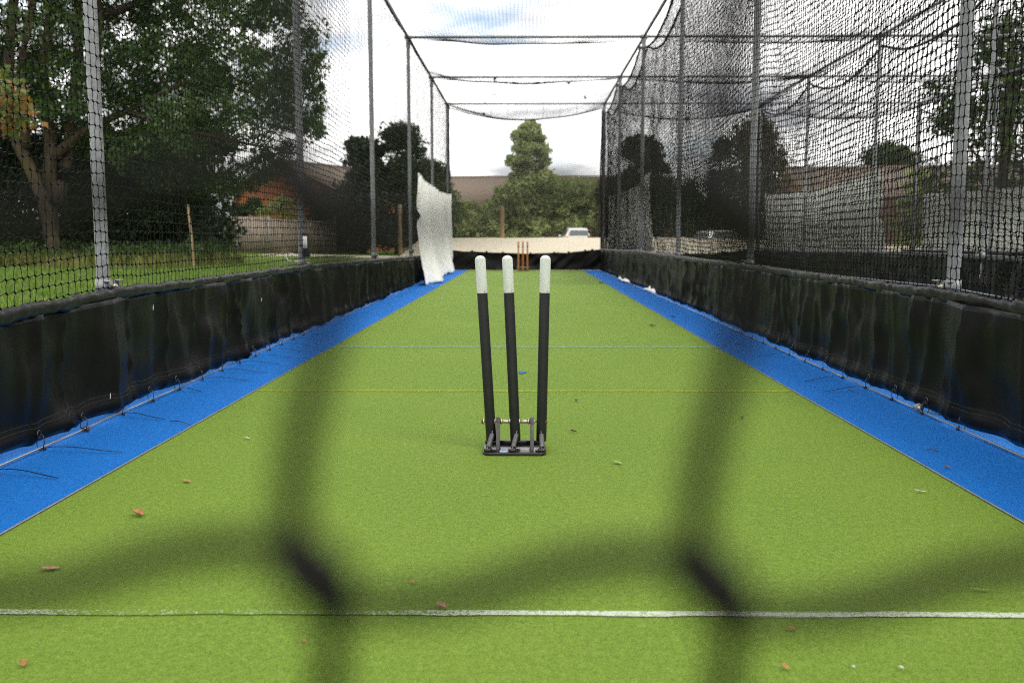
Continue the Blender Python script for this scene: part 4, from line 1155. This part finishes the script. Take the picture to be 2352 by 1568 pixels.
def uvxz(v): return (v[0] + v[1] * .7, v[2])
def fence():
    a, b_ = at(470, 560, 48), at(760, 560, 47)
    t = empty("board_fence", (float(a[0]), 48, 0), "grey weathered vertical-board fence in front of the brick house", "fence")
    L = float(b_[0] - a[0]); npan = 4; w = L / npan
    for q in range(npan):
        mb = MB(); hh = [1.86, 1.86, 1.74, 1.70][q]
        nb = 14
        for i in range(nb):
            x0 = q * w + .06 + (w - .12) * (i + .5) / nb
            mb.add(*box((x0, rng.normal(0, .004), hh / 2 + rng.normal(0, .006)), ((w - .12) / nb - .008, .016, hh)))
        for z in (.35, .95, 1.55): mb.add(*box((q * w + w / 2, .03, z), (w - .12, .035, .07)))
        mb.build("panel", M["fence_wood"], t)
    for q in range(npan + 1):
        MB().add(*box((q * w, .0, .93), (.10, .10, 1.92))).build("post", M["concrete"], t)
fence()

def house(name, org, rz, L, Wd, eave, rise, brickm, label, over=.35, windows=(), chimney=None, cat="house"):
    """ridge along local +x from 0 to L, width along y"""
    t = empty(name, org, label, cat, None, rz)
    hw = Wd / 2
    b = MB()
    V = np.array([[0, -hw, -.1], [L, -hw, -.1], [L, hw, -.1], [0, hw, -.1], [0, -hw, eave], [L, -hw, eave], [L, hw, eave], [0, hw, eave], [0, 0, eave + rise], [L, 0, eave + rise]])
    b.add(V, [np.array([[0, 1, 5, 4], [2, 3, 7, 6], [1, 2, 6, 5], [3, 0, 4, 7]]), np.array([[4, 8, 7], [5, 6, 9]])])
    b.build("wall", M[brickm], t, uv=lambda v: (v[0] + v[1], v[2]))
    r = MB()
    sl = rise / hw
    for s in (-1, 1):
        y1 = s * (hw + over); z1 = eave - over * sl
        for_v = np.array([[-over, 0, eave + rise + .05], [L + over, 0, eave + rise + .05], [L + over, y1, z1 + .05], [-over, y1, z1 + .05]])
        v2 = for_v + np.array([0, 0, .10])
        V = np.concatenate([for_v, v2])
        r.add(V, np.array([[0, 1, 2, 3], [4, 7, 6, 5], [0, 4, 5, 1], [1, 5, 6, 2], [2, 6, 7, 3], [3, 7, 4, 0]]))
    rf = r.build("roof", M["roof"], t, uv=lambda v: (v[0], v[1] * 1.2))
    rd_ = MB().add(*bar((-over, 0, eave + rise + .16), (L + over, 0, eave + rise + .16), .09, 8)).build("ridge", M["roof"], rf, uv=lambda v: (v[0], v[1]))
    for s in (-1, 1): MB().add(*box((L / 2, s * (hw + over + .05), eave - over * sl + .04), (L + 2 * over, .1, .1))).build("gutter", M["fence_wood"], rf)
    for (xx, zz, ww, hh, s) in windows:
        f_ = MB()
        y0 = s * (hw + .02)
        for dx in (-ww / 2, 0, ww / 2): f_.add(*box((xx + dx, y0, zz), (.07, .08, hh)))
        for dz in (-hh / 2, hh / 2): f_.add(*box((xx, y0 + s * .003, zz + dz), (ww + .07, .08, .07)))
        wn = f_.build("window", M["white_trim"], t)
        MB().add(*box((xx, s * (hw + .008), zz), (ww, .01, hh))).build("pane", M["house_glass"], wn)
    if chimney:
        MB().add(*box((chimney, 0, eave + rise + .3), (.6, .5, 1.2))).build("chimney", M[brickm], rf, uv=lambda v: (v[0] + v[1], v[2]))
    return t
ap = at(642, 392, 58)
house("brick_house", (float(ap[0]), 58, 0), R(62), 7.5, 8.0, 3.75, 1.6, "brick_orange", "orange brick house with a gable and brown roof, behind the board fence", windows=[(3, 1.6, 1.4, 1.1, -1), (7, 1.6, 1.4, 1.1, -1)])
ap = at(900, 408, 84)
zr = at(1200, 408, 84)[2]
house("long_building", (float(ap[0]), 84, 0), 0.0, 25, 9.0, float(zr) - 2.7, 2.6, "brick_brown", "long brown brick building with a low tiled roof behind the hedge",
      windows=[(9.6, 2.3, 2.2, 1.5, -1), (6.5, 2.3, 1.6, 1.4, -1), (20, 2.3, 2.0, 1.4, -1)], cat="building")
ap = at(1872, 386, 44)
house("bungalow", (float(ap[0]), 44 + 3.5, 0), R(-6), 24, 8.0, 2.75, 1.35, "brick_brown", "brick bungalow with a brown tiled roof beyond the nets on the right", windows=[(7.8, 1.4, 1.6, 1.1, -1), (12, 1.4, 1.8, 1.1, -1)])
# ------------------------------------------------------------------ cars
def car(label, loc, rz):
    t = empty("parked_car", loc, label, "car", "cars parked beyond the gravel bank", rz)
    # stations along y (rear at -2, front at +2): half width at sill, belt, roof; z of sill, belt, roof
    S = [(-2.0, .70, .76, .60, .38, .90, .93), (-1.93, .78, .84, .62, .30, .96, 1.02), (-1.70, .82, .87, .60, .26, .98, 1.40), (-1.2, .83, .88, .60, .24, .98, 1.50), (-.2, .84, .88, .60, .24, .96, 1.53),
         (.45, .84, .87, .58, .24, .95, 1.46), (1.15, .83, .86, .62, .24, .93, .98), (1.7, .80, .83, .55, .26, .84, .88), (2.0, .68, .72, .50, .36, .66, .70)]
    rings = []
    for (y, w0, w1, w2, z0, z1, z2) in S:
        rings.append([(-w0, y, z0), (-w1, y, (z0 + z1) / 2 + .05), (-w1 * .98, y, z1), (-w2, y, z2), (0, y, z2 + .03), (w2, y, z2), (w1 * .98, y, z1), (w1, y, (z0 + z1) / 2 + .05), (w0, y, z0)])
    V = np.array(rings); n_, k_ = V.shape[:2]
    b = MB().add(V, grid_faces(n_, k_))
    b.add(np.concatenate([V[0], V[-1]]), [np.array([[0, 1, 7, 8], [1, 2, 6, 7], [2, 3, 5, 6], [9, 17, 16, 10], [10, 16, 15, 11], [11, 15, 14, 12]]), np.array([[3, 4, 5], [12, 14, 13]])])
    b.add(*box((0, 0, .26), (1.5, 3.7, .06)))
    o = b.build("body", M["silver"], t, True)
    md = o.modifiers.new("split", 'EDGE_SPLIT'); md.split_angle = R(38)
    MB().add(np.array([[-.66, -1.955, 1.03], [.66, -1.955, 1.03], [.52, -1.745, 1.36], [-.52, -1.745, 1.36]]) + [0, -.025, .02], np.array([[0, 1, 2, 3]])).build("rear_window", M["glass"], t)
    MB().add(np.array([[-.70, 1.10, 1.03], [.70, 1.10, 1.03], [.52, .50, 1.45], [-.52, .50, 1.45]]) + [0, .03, .02], np.array([[1, 0, 3, 2]])).build("windscreen", M["glass"], t)
    for s in (-1, 1):
        pts = np.array([[s * .855, -1.62, 1.02], [s * .855, .95, 1.0], [s * .625, .42, 1.43], [s * .63, -1.30, 1.45]]) + [s * .018, 0, .01]
        MB().add(pts, np.array([[0, 1, 2, 3]])).build("side_window", M["glass"], t)
        bevel_box(MB().add(*box((s * .76, -1.97, .86), (.18, .10, .26))).build("tail_lamp", M["tail"], t), .02)
        bevel_box(MB().add(*box((s * .60, 1.93, .66), (.26, .10, .14))).build("headlight", M["white_trim"], t), .02)
        bevel_box(MB().add(*box((s * .98, .75, 1.02), (.16, .10, .13))).build("wing_mirror", M["silver"], t), .02)
        for yy in (-1.28, 1.28):
            w = MB().add(*bar((s * .66, yy, .31), (s * .86, yy, .31), .31, 24)).build("wheel", M["tyre"], t)
            MB().add(*bar((s * .80, yy, .31), (s * .868, yy, .31), .20, 20)).build("rim", M["rim"], w)
    bevel_box(MB().add(*box((0, -2.0, .46), (1.45, .10, .22))).build("bumper", M["silver"], t), .03)
    return t
c0 = car("silver hatchback seen from behind, right of the wooden stumps at the far end", (0, 0, 0), 0)
p = at(1322, 523, 62)
c0.location = (float(p[0]), 62, float(p[2]) - 1.55); c0.rotation_euler = (0, 0, R(3))
c1 = copy_tree(c0); p = at(1664, 527, 60)
c1["label"] = "pale car with dark windows glimpsed through the slack net, left of the second right post"
c1.location = (float(p[0]), 60, float(p[2]) - 1.55); c1.rotation_euler = (0, 0, R(-62))

# ------------------------------------------------------------------ sky and sun
EL, AZ_ = R(47), R(125)      # sun to the right and a little behind the camera
w = bpy.data.worlds.new("World"); sc.world = w; w.use_nodes = True
nt = w.node_tree; nt.nodes.clear()
out = nt.nodes.new("ShaderNodeOutputWorld")
sky = nt.nodes.new("ShaderNodeTexSky"); sky.sky_type = 'NISHITA'; sky.sun_disc = False
sky.sun_elevation = EL; sky.sun_rotation = AZ_; sky.air_density = 1.0; sky.dust_density = 1.0
b1 = nt.nodes.new("ShaderNodeBackground"); b1.inputs["Strength"].default_value = 0.15; sky.ozone_density = 1.0
b2 = nt.nodes.new("ShaderNodeBackground"); b2.inputs["Strength"].default_value = 1.6
nt.links.new(sky.outputs[0], b1.inputs["Color"])
tc = nt.nodes.new("ShaderNodeTexCoord"); sp = nt.nodes.new("ShaderNodeSeparateXYZ")
nt.links.new(tc.outputs["Generated"], sp.inputs[0])
zc = nt.nodes.new("ShaderNodeMath"); zc.operation = 'MAXIMUM'; zc.inputs[1].default_value = 0.0
nt.links.new(sp.outputs["Z"], zc.inputs[0])
za = nt.nodes.new("ShaderNodeMath"); za.operation = 'ADD'; za.inputs[1].default_value = 0.16
nt.links.new(zc.outputs[0], za.inputs[0])
cx_ = []
for ax_ in ("X", "Y"):
    dvd = nt.nodes.new("ShaderNodeMath"); dvd.operation = 'DIVIDE'
    nt.links.new(sp.outputs[ax_], dvd.inputs[0]); nt.links.new(za.outputs[0], dvd.inputs[1]); cx_.append(dvd)
cb = nt.nodes.new("ShaderNodeCombineXYZ")
nt.links.new(cx_[0].outputs[0], cb.inputs[0]); nt.links.new(cx_[1].outputs[0], cb.inputs[1])
cb.inputs[2].default_value = 3.7
nz = nt.nodes.new("ShaderNodeTexNoise"); nz.inputs["Scale"].default_value = 0.95; nz.inputs["Detail"].default_value = 7; nz.inputs["Roughness"].default_value = 0.55
nt.links.new(cb.outputs[0], nz.inputs["Vector"])
rp = nt.nodes.new("ShaderNodeValToRGB"); rp.color_ramp.elements[0].position = 0.28; rp.color_ramp.elements[1].position = 0.40
nt.links.new(nz.outputs["Fac"], rp.inputs["Fac"])
nz2 = nt.nodes.new("ShaderNodeTexNoise"); nz2.inputs["Scale"].default_value = 1.7; nz2.inputs["Detail"].default_value = 6
nt.links.new(cb.outputs[0], nz2.inputs["Vector"])
rp2 = nt.nodes.new("ShaderNodeValToRGB")
rp2.color_ramp.elements[0].position = 0.33; rp2.color_ramp.elements[0].color = (0.34, 0.345, 0.37, 1)
rp2.color_ramp.elements[1].position = 0.52; rp2.color_ramp.elements[1].color = (1, 0.99, 0.97, 1)
nt.links.new(nz2.outputs["Fac"], rp2.inputs["Fac"]); nt.links.new(rp2.outputs[0], b2.inputs["Color"])
mx = nt.nodes.new("ShaderNodeMixShader")
nt.links.new(rp.outputs[0], mx.inputs[0]); nt.links.new(b1.outputs[0], mx.inputs[1]); nt.links.new(b2.outputs[0], mx.inputs[2])
nt.links.new(mx.outputs[0], out.inputs[0])
sl = bpy.data.lights.new("sun", 'SUN'); sl.energy = 1.5; sl.angle = R(20); sl.color = (1, 0.96, 0.9)
so = bpy.data.objects.new("sun", sl); col.objects.link(so)
dirv = Vector((math.sin(AZ_) * math.cos(EL), math.cos(AZ_) * math.cos(EL), math.sin(EL)))
so.rotation_euler = dirv.to_track_quat('Z', 'Y').to_euler(); so.location = (20, -10, 30)

sc.view_settings.view_transform = 'Standard'
sc.view_settings.look = 'None'
sc.view_settings.exposure = 0.62
sc.view_settings.gamma = 1.0
sc.cycles.max_bounces = 8
sc.cycles.diffuse_bounces = 3
sc.cycles.transmission_bounces = 4
sc.cycles.use_denoising = False
sc.cycles.use_adaptive_sampling = False
sc.cycles.filter_width = 1.1
